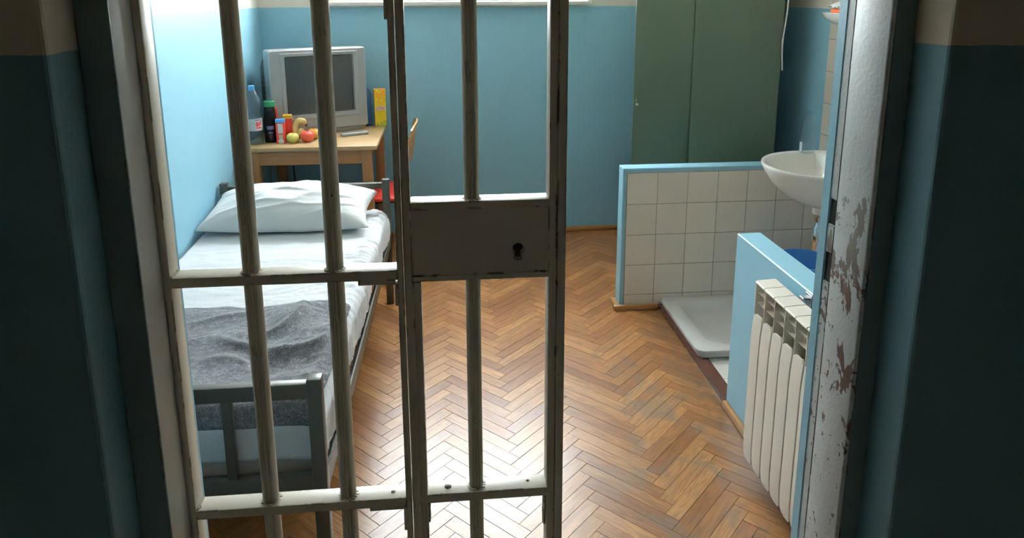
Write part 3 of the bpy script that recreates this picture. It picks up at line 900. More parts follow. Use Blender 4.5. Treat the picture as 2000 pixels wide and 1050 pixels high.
# ------------------------------------------------------------------ chair, pushed in from the right
chair = thing('chair', 'chair with red seat and bent plywood back pushed under the table', 'chair', (-0.43, 4.17, 0))
bm = bm_new(); add_box(bm, -0.665, -0.285, 3.985, 4.375, 0.432, 0.458, 0.011, 3); obj('seat', bm, M_red, chair)
def backrest():
    bm = bm_new()
    nu, nv = 20, 10
    Y0, Y1 = 3.985, 4.375
    rings = []
    for t in (0.0, 0.011):
        g = []
        for j in range(nv + 1):
            row = []
            for i in range(nu + 1):
                a = -1 + 2 * i / nu; b = j / nv
                z = 0.650 + 0.225 * b
                if b > 0.5: z -= 0.026 * abs(a) ** 3 * (b - 0.5) * 2
                else: z += 0.026 * abs(a) ** 3 * (0.5 - b) * 2
                x = -0.236 + 0.040 * (b) + 0.026 * (1 - a * a) + t - 0.012
                row.append((x, (Y0 + Y1) / 2 + a * (Y1 - Y0) / 2, z))
            g.append(row)
        rings.append(g)
    A = [[bm.verts.new(p) for p in r] for r in rings[0]]
    B = [[bm.verts.new(p) for p in r] for r in rings[1]]
    for j in range(nv):
        for i in range(nu):
            bm.faces.new((A[j][i], A[j][i + 1], A[j + 1][i + 1], A[j + 1][i]))
            bm.faces.new((B[j][i], B[j + 1][i], B[j + 1][i + 1], B[j][i + 1]))
    for i in range(nu):
        for j in (0, nv): bm.faces.new((A[j][i], B[j][i], B[j][i + 1], A[j][i + 1]))
    for j in range(nv):
        for i in (0, nu): bm.faces.new((A[j][i], A[j + 1][i], B[j + 1][i], B[j][i]))
    return bm
obj('backrest', backrest(), M_ply, chair, recalc=True)
for y in (4.02, 4.34):
    bm = bm_new(); tube(bm, smooth_path([(-0.185, y, 0.0), (-0.235, y, 0.22), (-0.270, y, 0.43), (-0.262, y, 0.56), (-0.232, y, 0.74)], 6), 0.010, 10); obj('back_leg', bm, M_tubesteel, chair)
    bm = bm_new(); tube(bm, [(-0.655, y, 0.0), (-0.630, y, 0.25), (-0.615, y, 0.432)], 0.010, 10); obj('front_leg', bm, M_tubesteel, chair)
bm = bm_new()
for y in (4.02, 4.34): tube(bm, [(-0.62, y, 0.424), (-0.27, y, 0.424)], 0.009, 10)
tube(bm, [(-0.62, 4.02, 0.418), (-0.62, 4.34, 0.418)], 0.009, 10); tube(bm, [(-0.275, 4.02, 0.418), (-0.275, 4.34, 0.418)], 0.009, 10)
obj('seat_frame', bm, M_tubesteel, chair)

# ------------------------------------------------------------------ television
TVW, TVH = 0.585, 0.512
tv = thing('television', 'silver tube television on the table in the corner', 'television', (-1.004, 4.150, TZ), R(28))
def rr(x0, x1, z0, z1, r, y): return rrect(x0, x1, z0, z1, r, y)
bm = bm_new()
sx0, sx1, sz0, sz1 = 0.092, 0.500, 0.128, 0.470
loft(bm, [rr(0.0, TVW, 0.026, TVH, 0.016, 0.115), rr(0.0, TVW, 0.026, TVH, 0.016, 0.012), rr(0.006, TVW - 0.006, 0.032, TVH - 0.006, 0.014, 0.0),
          rr(sx0 - 0.030, sx1 + 0.030, sz0 - 0.030, sz1 + 0.022, 0.010, -0.001), rr(sx0 - 0.026, sx1 + 0.026, sz0 - 0.026, sz1 + 0.019, 0.010, -0.008),
          rr(sx0 - 0.004, sx1 + 0.004, sz0 - 0.004, sz1 + 0.004, 0.012, -0.007), rr(sx0, sx1, sz0, sz1, 0.012, 0.012)], True, False)
bz = obj('bezel', bm, M_silver, tv, local=True, recalc=True, angle=25)
bm = bm_new()
n = 16
g = []
for j in range(n + 1):
    row = []
    for i in range(n + 1):
        a, b = -1 + 2 * i / n, -1 + 2 * j / n
        row.append(bm.verts.new(((sx0 + sx1) / 2 + a * ((sx1 - sx0) / 2 + 0.001), 0.012 - 0.010 * (1 - a * a) * (1 - b * b) - 0.001, (sz0 + sz1) / 2 + b * ((sz1 - sz0) / 2 + 0.001))))
    g.append(row)
for j in range(n):
    for i in range(n): bm.faces.new((g[j][i], g[j][i + 1], g[j + 1][i + 1], g[j + 1][i]))
obj('screen', bm, M_screen, tv, local=True)
bm = bm_new()
loft(bm, [rr(0.006, TVW - 0.010, 0.030, TVH - 0.030, 0.02, 0.114), rr(0.008, TVW - 0.05, 0.030, TVH - 0.055, 0.03, 0.20), rr(0.014, TVW - 0.14, 0.034, TVH - 0.085, 0.04, 0.255), rr(0.08, TVW - 0.25, 0.04, TVH - 0.15, 0.04, 0.31)])
bk = obj('back_shell', bm, M_black, tv, local=True, recalc=True)
bm = bm_new()
for k in range(9): add_box(bm, 0.0035, 0.009, 0.135, 0.195, 0.10 + 0.03 * k, 0.112 + 0.03 * k)
obj('vent', bm, M_black, bk, local=True)
bm = bm_new(); add_box(bm, 0.02, TVW - 0.03, 0.012, 0.22, 0.0, 0.028, 0.004, 2); obj('base', bm, M_silver_dark, tv, local=True)
bm = bm_new(); add_box(bm, 0.20, 0.36, -0.003, 0.004, 0.045, 0.074, 0.002, 1); obj('control_flap', bm, M_silver_dark, bz, local=True)
# antenna-like thin wire in front of the set is left to the table's own clutter

rem = thing('remote_control', 'grey remote control lying in front of the television', 'remote control', (-0.553, 4.225, TZ), R(24))
bm = bm_new(); add_box(bm, -0.082, 0.082, -0.022, 0.022, 0.0, 0.020, 0.007, 3); body = obj('body', bm, M_silver, rem, local=True)
bm = bm_new()
for i in range(8):
    for j in range(3): add_box(bm, -0.066 + 0.016 * i, -0.058 + 0.016 * i, -0.013 + 0.010 * j, -0.007 + 0.010 * j, 0.0195, 0.0215)
obj('buttons', bm, M_grey, rem, local=True)

# ------------------------------------------------------------------ things on the table
def pet_bottle(name, label, loc, s, capm, bodym, h=0.330, water=0.62):
    b = thing(name, label, 'bottle', loc)
    prof = [(0.028, 0.0), (0.040, 0.004), (0.043, 0.020), (0.0425, 0.075), (0.0435, 0.09), (0.043, 0.150), (0.041, 0.160), (0.035, 0.186), (0.037, 0.196), (0.042, 0.225), (0.041, 0.250), (0.033, 0.278), (0.020, 0.300), (0.0135, 0.307), (0.0135, 0.312)]
    prof = [(r * s, z * s) for r, z in prof]
    bm = bm_new(); lathe(bm, prof, (0, 0, 0), 28); obj('bottle_body', bm, bodym, b, local=True)
    bm = bm_new(); lathe(bm, [(r * 0.95, z + 0.002) for r, z in prof if z < h * water * s * 1.0], (0, 0, 0), 28); obj('water', bm, M_water, b, local=True)
    bm = bm_new(); lathe(bm, [(0.0155 * s, 0.304 * s), (0.0165 * s, 0.306 * s), (0.0165 * s, 0.328 * s), (0.014 * s, 0.331 * s)], (0, 0, 0), 22); obj('cap', bm, capm, b, local=True)
    return b
wb = pet_bottle('water_bottle', 'tall clear water bottle with a light blue cap at the table corner', (-1.078, 4.03, TZ), 1.0, M_bluecap, M_pet)
bm = bm_new(); lathe(bm, [(0.0442, 0.080), (0.0445, 0.082), (0.0445, 0.146), (0.0442, 0.148)], (0, 0, 0), 28, cap0=False, cap1=False); lb = obj('paper_label', bm, M_paper, wb, local=True)
def arcpatch(bm, r, a0, a1, z0, z1, n=8, t=0.0006):
    for k in range(n):
        b0, b1 = R(a0 + (a1 - a0) * k / n), R(a0 + (a1 - a0) * (k + 1) / n)
        v = [bm.verts.new((r * math.cos(b), r * math.sin(b), z)) for b, z in ((b0, z0), (b1, z0), (b1, z1), (b0, z1))]
        bm.faces.new(v)
bm = bm_new()
for a0, a1, z0, z1 in ((-62, -50, 0.104, 0.130), (-46, -36, 0.104, 0.130), (-32, -20, 0.108, 0.134), (-62, -20, 0.092, 0.098), (-56, -44, 0.117, 0.121), (-66, -24, 0.098, 0.101)):
    arcpatch(bm, 0.0449, a0, a1, z0, z1, 4)
obj('label_print', bm, M_redprint, lb, local=True)
bm = bm_new(); arcpatch(bm, 0.0449, -68, -18, 0.137, 0.143, 6); obj('label_band', bm, M_purple, lb, local=True)

jar = thing('coffee_jar', 'tall dark coffee jar with a green lid beside the water bottle', 'jar', (-1.000, 4.075, TZ))
bm = bm_new(); lathe(bm, [(0.030, 0), (0.036, 0.004), (0.037, 0.02), (0.037, 0.115), (0.033, 0.150), (0.030, 0.185), (0.028, 0.200), (0.028, 0.212)], (0, 0, 0), 24); obj('glass_body', bm, m_glass('brown_tinted_glass', (0.45, 0.42, 0.38), 0.05, 0.9), jar, local=True)
bm = bm_new(); lathe(bm, [(0.028, 0.003), (0.0345, 0.006), (0.0352, 0.02), (0.0352, 0.114), (0.0315, 0.148), (0.029, 0.175)], (0, 0, 0), 24); obj('coffee', bm, M_coffee, jar, local=True)
bm = bm_new(); lathe(bm, [(0.0305, 0.205), (0.0315, 0.206), (0.0315, 0.234), (0.029, 0.237)], (0, 0, 0), 24); obj('lid', bm, M_greenlid, jar, local=True)
bm = bm_new(); arcpatch(bm, 0.0376, -110, -50, 0.078, 0.098, 6); arcpatch(bm, 0.0376, -100, -60, 0.056, 0.063, 5); obj('paper_label', bm, M_purple, jar, local=True)

bm = bm_new(); add_box(bm, -0.982, -0.964, 4.118, 4.150, TZ, TZ + 0.185, 0.003, 2)
bmesh.ops.rotate(bm, cent=(-0.975, 4.13, TZ), matrix=Matrix.Rotation(R(-4), 3, 'Y'), verts=bm.verts)
tag(obj('food_packet', bm, M_redpack, base=(-0.975, 4.13, TZ)), 'red packet standing behind the coffee jar', 'packet')
pk = thing('seasoning_sachet', 'orange and white sachet between coffee jar and red tin', 'packet', (-0.957, 4.092, TZ))
bm = bm_new(); add_box(bm, -0.004, 0.006, -0.02, 0.02, 0.0, 0.105, 0.003, 2); obj('pouch', bm, M_orange, pk, local=True)
bm = bm_new(); add_box(bm, -0.0065, -0.0035, -0.021, 0.01, 0.06, 0.130, 0.001, 1); obj('folded_flap', bm, M_paper, pk, local=True)

def tin(name, label, loc, w, d, h, bodym, lidm, capt, front=True, rot=0):
    t = thing(name, label, 'tin', loc, rot)
    bm = bm_new(); add_box(bm, -w / 2, w / 2, -d / 2, d / 2, 0, h - capt, 0.004, 2); obj('tin_body', bm, bodym, t, local=True)
    bm = bm_new(); add_box(bm, -w / 2 - 0.001, w / 2 + 0.001, -d / 2 - 0.001, d / 2 + 0.001, h - capt, h, 0.004, 2); obj('lid', bm, lidm, t, local=True)
    if front:
        bm = bm_new(); add_box(bm, -w * 0.28, w * 0.28, -d / 2 - 0.0006, -d / 2 + 0.001, h * 0.42, h - capt - 0.004); obj('paper_label', bm, M_paper, t, local=True)
        bm = bm_new(); add_box(bm, -w * 0.22, w * 0.22, -d / 2 - 0.0006, -d / 2 + 0.001, h * 0.14, h * 0.38); obj('picture', bm, m_fruit('printed_picture', (0.25, 0.22, 0.14), (0.55, 0.5, 0.38), 40), t, local=True)
        bm = bm_new(); lathe(bm, [(0.0155, -0.0007), (0.0155, 0.001)], (0, -d / 2, 0.012), 20, 'y'); obj('roundel', bm, M_paper, t, local=True)
    return t
tin('spice_tin', 'red spice tin with white label and blue lid beside the apples', (-0.938, 4.04, TZ), 0.050, 0.042, 0.138, M_redpack, M_bluecap, 0.020, True, R(8))
tin('tea_tin', 'yellow lidded tin hidden behind the blue lidded spice tin', (-0.918, 4.137, TZ), 0.050, 0.042, 0.146, M_redpack, M_yellowlid, 0.022, False, R(10))

def apple(label, loc, r, m, rot, tilt=0):
    t = thing('apple', label, 'apple', loc, R(rot), group='apples on the table')
    prof = []
    nn = 18
    for k in range(nn + 1):
        a = -PI / 2 + PI * k / nn
        rr_ = r * math.cos(a) * (1.0 + 0.06 * math.sin(a))
        z = r * 0.90 * math.sin(a)
        if a > 0.9: z -= r * 0.55 * ((a - 0.9) / (PI / 2 - 0.9)) ** 2 * 0.55
        if a < -1.1: z += r * 0.22 * ((-a - 1.1) / (PI / 2 - 1.1)) ** 2
        prof.append((max(rr_, 0.0005), z))
    zmin = min(p[1] for p in prof)
    bm = bm_new(); lathe(bm, [(a, b - zmin) for a, b in prof], (0, 0, 0), 28); obj('fruit', bm, m, t, local=True, angle=180)
    top = prof[-1][1] - zmin
    bm = bm_new(); tube(bm, [(0, 0, top - 0.002), (0.001, 0, top + 0.006), (0.004, 0.001, top + 0.013)], 0.0014, 8); obj('stem', bm, M_stalk, t, local=True)
    return t
apple('yellow green apple in front of the bananas', (-0.872, 4.03, TZ), 0.0355, M_yelapple, 20)
apple('red apple at the front of the fruit', (-0.795, 4.055, TZ), 0.0385, M_redapple, 80)
apple('orange yellow apple half hidden behind the red apple', (-0.775, 4.150, TZ), 0.036, M_oraapple, 140)
bn = thing('banana_bunch', 'spotted yellow bananas curling up behind the apples', 'bananas', (-0.86, 4.10, TZ))
b1 = smooth_path([(-0.925, 4.075, TZ + 0.018), (-0.895, 4.085, TZ + 0.018), (-0.860, 4.095, TZ + 0.022), (-0.838, 4.10, TZ + 0.045), (-0.832, 4.10, TZ + 0.075)], 7)
n = len(b1)
bm = bm_new(); tube(bm, b1, 0.02, 14, [max(0.006, 0.0185 * min(1, 0.35 + 1.5 * math.sin(PI * (k + 0.6) / (n + 0.2)))) for k in range(n)]); obj('banana', bm, M_banana, bn, angle=60)
b2 = smooth_path([(-0.872, 4.085, TZ + 0.020), (-0.868, 4.09, TZ + 0.055), (-0.866, 4.098, TZ + 0.088), (-0.850, 4.10, TZ + 0.112), (-0.826, 4.10, TZ + 0.112), (-0.810, 4.098, TZ + 0.095)], 7)
n = len(b2)
bm = bm_new(); tube(bm, b2, 0.02, 14, [max(0.007, 0.0190 * min(1, 0.45 + 1.3 * math.sin(PI * (k + 0.6) / (n + 0.2)))) for k in range(n)]); obj('banana', bm, M_banana, bn, angle=60)
bm = bm_new(); tube(bm, [(-0.815, 4.098, TZ + 0.102), (-0.806, 4.097, TZ + 0.090), (-0.803, 4.097, TZ + 0.080)], 0.008, 10, [0.0098, 0.0085, 0.005]); obj('stalk', bm, M_stalk, bn)

pet_bottle('water_bottle', 'blue tinted bottle squeezed between television and yellow carton', (-0.507, 4.540, TZ), 0.80, M_bluecap, m_glass('blue_tinted_plastic', (0.55, 0.74, 0.95), 0.08, 0.9, 0.10))
def m_carton():
    s = NT('yellow_drink_carton'); o = s.objc(); c = s.xyz(o)
    f = s.noise(o, 30, 4); f2 = s.noise(o, 16, 3)
    base = s.mix(s.step(c[2], 0.10, 0.22), (0.78, 0.60, 0.02), (0.80, 0.36, 0.01))
    col = s.mix(s.step(f, 0.56, 0.64), base, (0.80, 0.72, 0.10))
    low = s.math('MULTIPLY', s.step(c[2], 0.085, 0.06), s.step(f2, 0.5, 0.56))
    col = s.mix(s.math('MULTIPLY', low, 0.75), col, (0.20, 0.26, 0.03))
    s.set(color=col, rough=0.38)
    return s.m
car = thing('drink_carton', 'upright yellow drink carton at the back right of the table', 'carton', (-0.424, 4.545, TZ), R(8))
bm = bm_new(); add_box(bm, -0.036, 0.036, -0.028, 0.028, 0, 0.236, 0.002, 1); cb = obj('carton_body', bm, m_carton(), car, local=True)
bm = bm_new()
for k in range(10):
    a0, a1 = -0.030 + 0.0062 * k, -0.030 + 0.0062 * (k + 1)
    z0, z1 = 0.094 + 0.010 * math.sin(PI * k / 10), 0.094 + 0.010 * math.sin(PI * (k + 1) / 10)
    v = [bm.verts.new(p) for p in ((a0, -0.0286, z0), (a1, -0.0286, z1), (a1, -0.0286, z1 + 0.026), (a0, -0.0286, z0 + 0.026))]
    bm.faces.new(v)
lg = obj('arched_band', bm, M_paper, cb, local=True)
bm = bm_new()
for k in range(6):
    x0 = -0.0265 + 0.0094 * k; z0 = 0.099 + 0.010 * math.sin(PI * (k + 0.5) / 6)
    add_box(bm, x0, x0 + 0.0026, -0.0292, -0.0285, z0, z0 + 0.017)
    add_box(bm, x0 + 0.0026, x0 + 0.0068, -0.0292, -0.0285, z0 + (0.0135 if k % 2 else 0.006), z0 + (0.017 if k % 2 else 0.0095))
obj('red_marking', bm, M_redprint, cb, local=True)
bm = bm_new(); add_box(bm, -0.034, 0.034, -0.005, 0.005, 0.2355, 0.2375); obj('fold', bm, M_yellowlid, cb, local=True)
bm = bm_new(); add_box(bm, -0.555, -0.515, 4.44, 4.49, TZ, TZ + 0.030, 0.003, 1)
tag(obj('matchbox', bm, M_yellowlid, base=(-0.535, 4.465, TZ)), 'small orange yellow box beside the right foot of the television', 'box')

# power lead behind the table
bm = bm_new(); tube(bm, smooth_path([(-1.02, 4.612, 0.76), (-1.01, 4.615, 0.6), (-1.0, 4.612, 0.35), (-0.99, 4.60, 0.12), (-0.97, 4.58, 0.006)], 6), 0.004, 8)
tag(obj('power_lead', bm, M_black, base=(-1.0, 4.61, 0.0)), 'thin dark lead running down the wall under the table', 'cable')

# ------------------------------------------------------------------ wardrobe
WDW, WDD, CH = 0.769, 0.50, 1.95
wd = thing('wardrobe', 'tall dark green metal wardrobe behind the tiled partition', 'wardrobe', (1.777, 3.62, 0), R(-17))
bm = bm_new(); add_box(bm, -WDW, 0, 0.020, WDD, 0.08, CH, 0.004, 2); obj('carcass', bm, M_green, wd, local=True)
sm = -0.457
bm = bm_new(); add_box(bm, -WDW, sm - 0.0015, 0.003, 0.022, 0.10, CH - 0.01, 0.003, 2); d1 = obj('door', bm, M_green, wd, local=True)
bm = bm_new(); add_box(bm, sm + 0.0015, 0, 0.0, 0.022, 0.10, CH - 0.01, 0.0065, 3); obj('door', bm, M_green, wd, local=True)
bm = bm_new(); lathe(bm, [(0.009, 0.004), (0.009, 0.0), (0.004, -0.002), (0.004, -0.010), (0.0085, -0.013), (0.0085, -0.020), (0.006, -0.022)], (-WDW + 0.022, 0.0, 1.000), 16, 'y'); obj('knob', bm, M_chrome, d1, local=True, recalc=True)
bm = bm_new(); add_box(bm, -WDW + 0.014, -WDW + 0.018, 0.001, 0.004, 1.012, 1.036); obj('key_plate', bm, M_steel, d1, local=True)
for x in (-WDW + 0.03, -0.03):
    for y in (0.05, WDD - 0.03):
        bm = bm_new(); add_box(bm, x - 0.02, x + 0.02, y - 0.02, y + 0.02, 0, 0.081); obj('foot', bm, M_green, wd, local=True)
bm = bm_new(); tube(bm, smooth_path([(1.795, 3.70, CH + 0.006), (1.787, 3.625, CH + 0.006), (1.786, 3.611, CH - 0.03), (1.782, 3.610, 1.72), (1.786, 3.610, 1.60), (1.784, 3.610, 1.50), (1.772, 3.608, 1.38), (1.772, 3.608, 1.30), (1.783, 3.612, 1.205)], 8), 0.0042, 10)
tag(obj('cord', bm, M_white_pl, base=(1.783, 3.612, 1.205)), 'white cord hanging down the right edge of the green wardrobe', 'cable')

# ------------------------------------------------------------------ washbasin
SCX, SCY, SZ = 1.715, 2.935, 0.855
sink = thing('washbasin', 'white porcelain washbasin on the right wall above the tiled partition', 'washbasin', (XR - 0.01, SCY, SZ - 0.2))
def basin_ring(s, z, back=1.0, dx=0.0):
    pts = []
    for k in range(56):
        a = 2 * PI * k / 56
        c, q = math.cos(a), math.sin(a)
        if c <= 0:
            x, y = 0.305 * c, 0.285 * q
        else:
            e = 0.5
            x = 0.224 * back * math.copysign(abs(c) ** e, c); y = 0.285 * math.copysign(abs(q) ** 0.8, q)
        pts.append((SCX + dx + x * s, SCY + y * s, z))
    return pts
bm = bm_new()
rings = [basin_ring(0.10, SZ - 0.200), basin_ring(0.24, SZ - 0.196), basin_ring(0.48, SZ - 0.172), basin_ring(0.70, SZ - 0.130), basin_ring(0.86, SZ - 0.080), basin_ring(0.955, SZ - 0.036), basin_ring(0.992, SZ - 0.012), basin_ring(1.0, SZ - 0.003),
         basin_ring(0.992, SZ + 0.003), basin_ring(0.955, SZ + 0.002), basin_ring(0.915, SZ - 0.003, 0.62), basin_ring(0.89, SZ - 0.018, 0.50), basin_ring(0.80, SZ - 0.070, 0.45), basin_ring(0.62, SZ - 0.118, 0.45), basin_ring(0.36, SZ - 0.142, 0.5), basin_ring(0.10, SZ - 0.150, 0.8)]
# keep the wall side flush with the tiles
rings = [[(min(x, XR - 0.011), y, z) for x, y, z in r] for r in rings]
loft(bm, rings)
obj('basin', bm, M_porcelain, sink, recalc=True, angle=60)
bm = bm_new(); lathe(bm, [(0.030, SZ - 0.236), (0.032, SZ - 0.232), (0.032, SZ - 0.205), (0.028, SZ - 0.19)], (1.690, SCY + 0.02, 0), 22); obj('waste_collar', bm, M_white_pl, sink)
bm = bm_new(); lathe(bm, [(0.010, SZ - 0.415), (0.024, SZ - 0.410), (0.026, SZ - 0.395), (0.026, SZ - 0.30), (0.018, SZ - 0.288), (0.018, SZ - 0.268), (0.022, SZ - 0.264), (0.022, SZ - 0.248), (0.014, SZ - 0.244), (0.014, SZ - 0.234)], (1.690, SCY + 0.02, 0), 22)
tube(bm, [(1.690, SCY + 0.02, SZ - 0.315), (XR - 0.01, SCY + 0.02, SZ - 0.315)], 0.014, 14)
obj('bottle_trap', bm, M_chrome, sink)
bm = bm_new(); lathe(bm, [(0.022, SZ - 0.150), (0.022, SZ - 0.1465), (0.016, SZ - 0.146), (0.001, SZ - 0.148)], (SCX, SCY, 0), 18); obj('drain', bm, M_chrome, sink)

tap = thing('tap', 'chrome wall tap above the washbasin', 'tap', (XR - 0.01, 3.10, 1.16))
bm = bm_new(); tube(bm, smooth_path([(XR - 0.01, 3.10, 1.150), (1.86, 3.10, 1.150), (1.815, 3.10, 1.150), (1.80, 3.10, 1.135)], 5), 0.011, 12); obj('spout', bm, M_chrome, tap)
bm = bm_new(); lathe(bm, [(0.024, XR - 0.012), (0.024, XR - 0.018), (0.014, XR - 0.030)], (0, 3.10, 1.150), 18, 'x'); obj('flange', bm, M_chrome, tap, recalc=True)
bm = bm_new(); lathe(bm, [(0.006, 1.158), (0.006, 1.168), (0.015, 1.170), (0.016, 1.180), (0.011, 1.186)], (1.797, 3.10, 0), 14); obj('handle', bm, M_chrome, tap)

# clear bottle standing on the back corner of the basin
gb = thing('glass_bottle', 'clear empty bottle standing on the rim of the washbasin', 'bottle', (1.715, 3.165, SZ + 0.002))
bm = bm_new(); lathe(bm, [(0.024, 0.0), (0.033, 0.003), (0.034, 0.02), (0.033, 0.10), (0.029, 0.145), (0.019, 0.170), (0.016, 0.185), (0.020, 0.188), (0.020, 0.200)], (0, 0, 0), 24); obj('bottle_body', bm, M_clear, gb, local=True)
bm = bm_new(); add_box(bm, -0.032, -0.028, -0.010, 0.010, 0.012, 0.055, 0.001, 1); obj('label_strip', bm, M_paper, gb, local=True)

# porcelain soap shelf on the right wall
shelf = thing('soap_shelf', 'white porcelain shelf on the right wall holding orange soap', 'shelf', (XR - 0.01, 3.08, 1.50))
def shelf_ring(s, z):
    pts = []
    for k in range(40):
        a = 2 * PI * k / 40
        c, q = math.cos(a), math.sin(a)
        x = 0.098 * math.copysign(abs(c) ** 0.7, c); y = 0.22 * math.copysign(abs(q) ** 0.55, q)
        pts.append((min(XR - 0.098 + x * s, XR - 0.0101), 3.07 + y * s, z + 0.006))
    return pts
bm = bm_new()
loft(bm, [shelf_ring(0.35, 1.452), shelf_ring(0.65, 1.462), shelf_ring(0.88, 1.485), shelf_ring(0.985, 1.506), shelf_ring(1.0, 1.510), shelf_ring(0.97, 1.512), shelf_ring(0.92, 1.508), shelf_ring(0.6, 1.504), shelf_ring(0.2, 1.503)])
obj('shelf_body', bm, M_porcelain, shelf, recalc=True, angle=60)
bm = bm_new(); add_box(bm, 1.80, 1.875, 3.10, 3.22, 1.5135, 1.534, 0.009, 3)
tag(obj('soap_bar', bm, M_soap, base=(1.838, 3.16, 1.5135)), 'orange bar of soap on the white porcelain shelf', 'soap')
def film_bm():
    bm = bm_new(); n = 26; g = []
    for j in range(n + 1):
        row = []
        for i in range(n + 1):
            a, b = -1 + 2 * i / n, -1 + 2 * j / n
            x = 1.838 + a * 0.055; y = 3.15 + b * 0.080
            z = 1.5365 + 0.026 * (1 - a * a * 0.9) * (1 - b * b * 0.8) + 0.009 * (1 - abs(noise.noise((a * 2.5, b * 2.5, 1)))) ** 3 * 1.2
            row.append(bm.verts.new((x, y, z)))
        g.append(row)
    for j in range(n):
        for i in range(n): bm.faces.new((g[j][i], g[j][i + 1], g[j + 1][i + 1], g[j + 1][i]))
    return bm
fm = tag(obj('soap_wrapper', film_bm(), M_film, base=(1.838, 3.15, 1.535), angle=180), 'crumpled white wrapping film on top of the orange soap', 'wrapper')
md = fm.modifiers.new('Solidify', 'SOLIDIFY'); md.thickness = 0.0015; md.offset = 1

# bucket under the basin
bk = thing('bucket', 'blue plastic bucket under the washbasin behind the low wall', 'bucket', (1.745, 3.13, 0.012))
bm = bm_new()
lathe(bm, [(0.10, 0.0), (0.104, 0.004), (0.136, 0.300), (0.146, 0.302), (0.147, 0.318), (0.140, 0.320), (0.133, 0.302), (0.101, 0.012), (0.002, 0.010)], (0, 0, 0), 36)
obj('pail', bm, M_bucket, bk, local=True)
bm = bm_new(); tube(bm, smooth_path([(0.147, 0, 0.306), (0.151, -0.06, 0.285), (0.11, -0.125, 0.262), (0.0, -0.158, 0.250), (-0.11, -0.125, 0.262), (-0.151, -0.06, 0.285), (-0.147, 0, 0.306)], 6), 0.003, 8); obj('handle', bm, M_steel, bk, local=True)

# shower tray
st = thing('shower_tray', 'white enamel shower tray on the floor against the tiled partition', 'shower tray', (1.336, 3.07, 0.012))
def tr(x0, x1, y0, y1, r, z): return [(p[0], p[2], z) for p in rrect(x0, x1, y0, y1, r, 0, 6)]
tx0, tx1, ty0, ty1 = 1.082, 1.59, 2.775, PY0 - 0.006
bm = bm_new()
loft(bm, [tr(tx0 + 0.012, tx1 - 0.012, ty0 + 0.012, ty1, 0.03, 0.021), tr(tx0, tx1, ty0, ty1, 0.045, 0.050), tr(tx0 + 0.002, tx1 - 0.002, ty0 + 0.002, ty1 - 0.001, 0.045, 0.057), tr(tx0 + 0.010, tx1 - 0.010, ty0 + 0.010, ty1 - 0.004, 0.045, 0.060),
          tr(tx0 + 0.072, tx1 - 0.07, ty0 + 0.075, ty1 - 0.07, 0.06, 0.058), tr(tx0 + 0.082, tx1 - 0.08, ty0 + 0.085, ty1 - 0.08, 0.06, 0.050), tr(tx0 + 0.105, tx1 - 0.105, ty0 + 0.105, ty1 - 0.10, 0.06, 0.032), tr(tx0 + 0.20, tx1 - 0.20, ty0 + 0.22, ty1 - 0.2, 0.05, 0.029)])
obj('basin', bm, M_tray, st, recalc=True, angle=50)
bm = bm_new(); lathe(bm, [(0.03, 0.029), (0.03, 0.032), (0.024, 0.033), (0.002, 0.031)], (1.455, 3.10, 0), 20); obj('drain', bm, M_chrome, st)

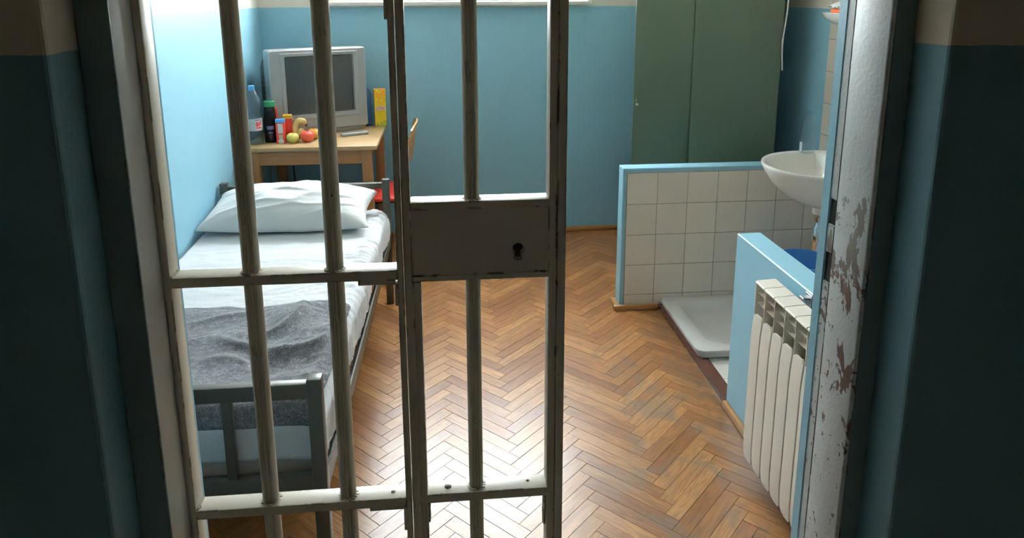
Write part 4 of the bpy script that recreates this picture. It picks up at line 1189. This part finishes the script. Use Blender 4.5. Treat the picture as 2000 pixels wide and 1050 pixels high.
# ------------------------------------------------------------------ radiator
rad = thing('radiator', 'cream aluminium column radiator on the low blue wall', 'radiator', (1.03, 1.80, 0))
FXR, BXR = 0.980, 1.056       # front panel face, back
PITCH, NS = 0.0668, 8
Y_FAR = 2.064
def section(y1, far=False):
    y0 = y1 - PITCH
    a, b = y0 + 0.0022, y1 - 0.0022
    bm = bm_new()
    # front panel: slightly curved plate, rounded top corners
    n = 10
    def col(y, off): 
        return [(FXR + off + 0.010 * max(0, (z - 0.50) / 0.09) ** 2 + 0.004 * max(0, (0.13 - z) / 0.07) ** 2, y, z) for z in zz]
    zz = [0.060, 0.064, 0.072, 0.10, 0.14, 0.3, 0.48, 0.53, 0.566, 0.576, 0.583, 0.587]
    n = len(zz) - 1
    rings = []
    c = 0.0022
    prof = [(a, 0.0018), (a + c, 0.0), ((a + b) / 2, -0.0012), (b - c, 0.0), (b, 0.0018), (b, 0.006), (a, 0.006)]
    for k, z in enumerate(zz):
        top = 0.006 * max(0, (z - 0.48) / 0.107) ** 2
        bot = 0.006 * max(0, (0.14 - z) / 0.08) ** 2
        inset = {0: 0.012, 1: 0.006, 2: 0.001, n: 0.016, n - 1: 0.007, n - 2: 0.002}.get(k, 0.0)
        rings.append([(FXR + o + top + bot, min(max(y, a + inset), b - inset), z) for y, o in prof])
    t = bmesh.new(); loft(t, rings); bmesh.ops.recalc_face_normals(t, faces=t.faces); merge(bm, t)
    # top plate, overhanging to the front with a rounded lip
    zt = 0.690
    pl = [(0.985, zt - 0.003), (0.983, zt + 0.002), (0.986, zt + 0.006), (0.992, zt + 0.007), (BXR - 0.006, zt + 0.010), (BXR, zt + 0.005), (BXR, zt + 0.001), (0.995, zt)]
    t = bmesh.new(); loft(t, [[(x, a, z) for x, z in pl], [(x, b, z) for x, z in pl]]); bmesh.ops.recalc_face_normals(t, faces=t.faces)
    merge(bm, t)
    # water column, webs and the small horizontal fins in the grille
    ym = (a + b) / 2
    add_box(bm, 1.012, 1.042, ym - 0.014, ym + 0.014, 0.07, 0.685, 0.004, 2)
    add_box(bm, FXR + 0.006, 1.014, ym - 0.0015, ym + 0.0015, 0.075, 0.58)
    add_box(bm, BXR - 0.005, BXR, a, b, 0.075, 0.685, 0.001, 1)
    add_box(bm, 1.040, BXR - 0.004, ym - 0.0015, ym + 0.0015, 0.075, 0.685)
    add_box(bm, 0.9865, 1.030, b - 0.0016, b + 0.0016, 0.560, 0.691)
    for z in (0.622, 0.656):
        add_box(bm, 0.993, 1.016, a, b + (0.010 if far else 0.0), z - 0.0008, z + 0.0008)
    return bm
for k in range(NS):
    obj('section', section(Y_FAR - k * PITCH, k == 0), M_rad, rad, angle=22)
for z in (0.105, 0.63):
    bm = bm_new(); tube(bm, [(1.028, Y_FAR - NS * PITCH - 0.004, z), (1.028, Y_FAR + 0.002, z)], 0.016, 14)
    obj('header_pipe', bm, M_rad, rad)
for y in (1.905, 1.63):
    bm = bm_new()
    add_box(bm, BXR - 0.004, RWX0, y - 0.012, y + 0.012, 0.640, 0.672, 0.001, 1)
    add_box(bm, RWX0 - 0.004, RWX0, y - 0.018, y + 0.018, 0.665, 0.715, 0.001, 1)
    add_box(bm, 1.0562, 1.060, y - 0.012, y + 0.012, 0.640, 0.705, 0.001, 1)
    add_box(bm, 1.0562, RWX0, y - 0.012, y + 0.012, 0.702, 0.706, 0.001, 1)
    obj('bracket', bm, M_steel, rad)
bm = bm_new()
tube(bm, smooth_path([(1.028, Y_FAR - NS * PITCH - 0.004, 0.105), (1.028, Y_FAR - NS * PITCH - 0.06, 0.105), (1.028, Y_FAR - NS * PITCH - 0.075, 0.08), (1.028, Y_FAR - NS * PITCH - 0.075, 0.0)], 5), 0.009, 12)
obj('supply_pipe', bm, M_rad, rad)

# ------------------------------------------------------------------ daylight
w = bpy.data.worlds.new('overcast_daylight'); scn.world = w; w.use_nodes = True
nt = w.node_tree
bg = nt.nodes['Background']
bg.inputs[0].default_value = (0.90, 0.96, 1.0, 1)
bg.inputs[1].default_value = 38.0

# ------------------------------------------------------------------ camera
F, PITCHC, YAW, ROLL, CYP = 1380.29, R(12.224), R(5.338), R(0.177), 290.0
f = Vector((math.sin(YAW) * math.cos(PITCHC), math.cos(YAW) * math.cos(PITCHC), -math.sin(PITCHC)))
r0 = Vector((math.cos(YAW), -math.sin(YAW), 0))
d0 = f.cross(r0)
right = r0 * math.cos(ROLL) + d0 * math.sin(ROLL)
down = -r0 * math.sin(ROLL) + d0 * math.cos(ROLL)
cam = bpy.data.cameras.new('camera')
co = bpy.data.objects.new('camera', cam); COL.objects.link(co)
m = Matrix((right, -down, -f)).transposed().to_4x4()
m.translation = (0, 0, 1.6)
co.matrix_world = m
cam.sensor_fit = 'HORIZONTAL'; cam.sensor_width = 36.0
cam.lens = F / 2000 * 36
cam.shift_y = -(525 - CYP) / 2000
cam.clip_start = 0.02
scn.camera = co

scn.view_settings.view_transform = 'Standard'
scn.view_settings.look = 'None'
scn.view_settings.exposure = 0.0
scn.view_settings.gamma = 1.0
scn.view_settings.use_curve_mapping = False
scn.cycles.use_denoising = True
scn.cycles.max_bounces = 16
scn.cycles.diffuse_bounces = 8
scn.cycles.transparent_max_bounces = 16
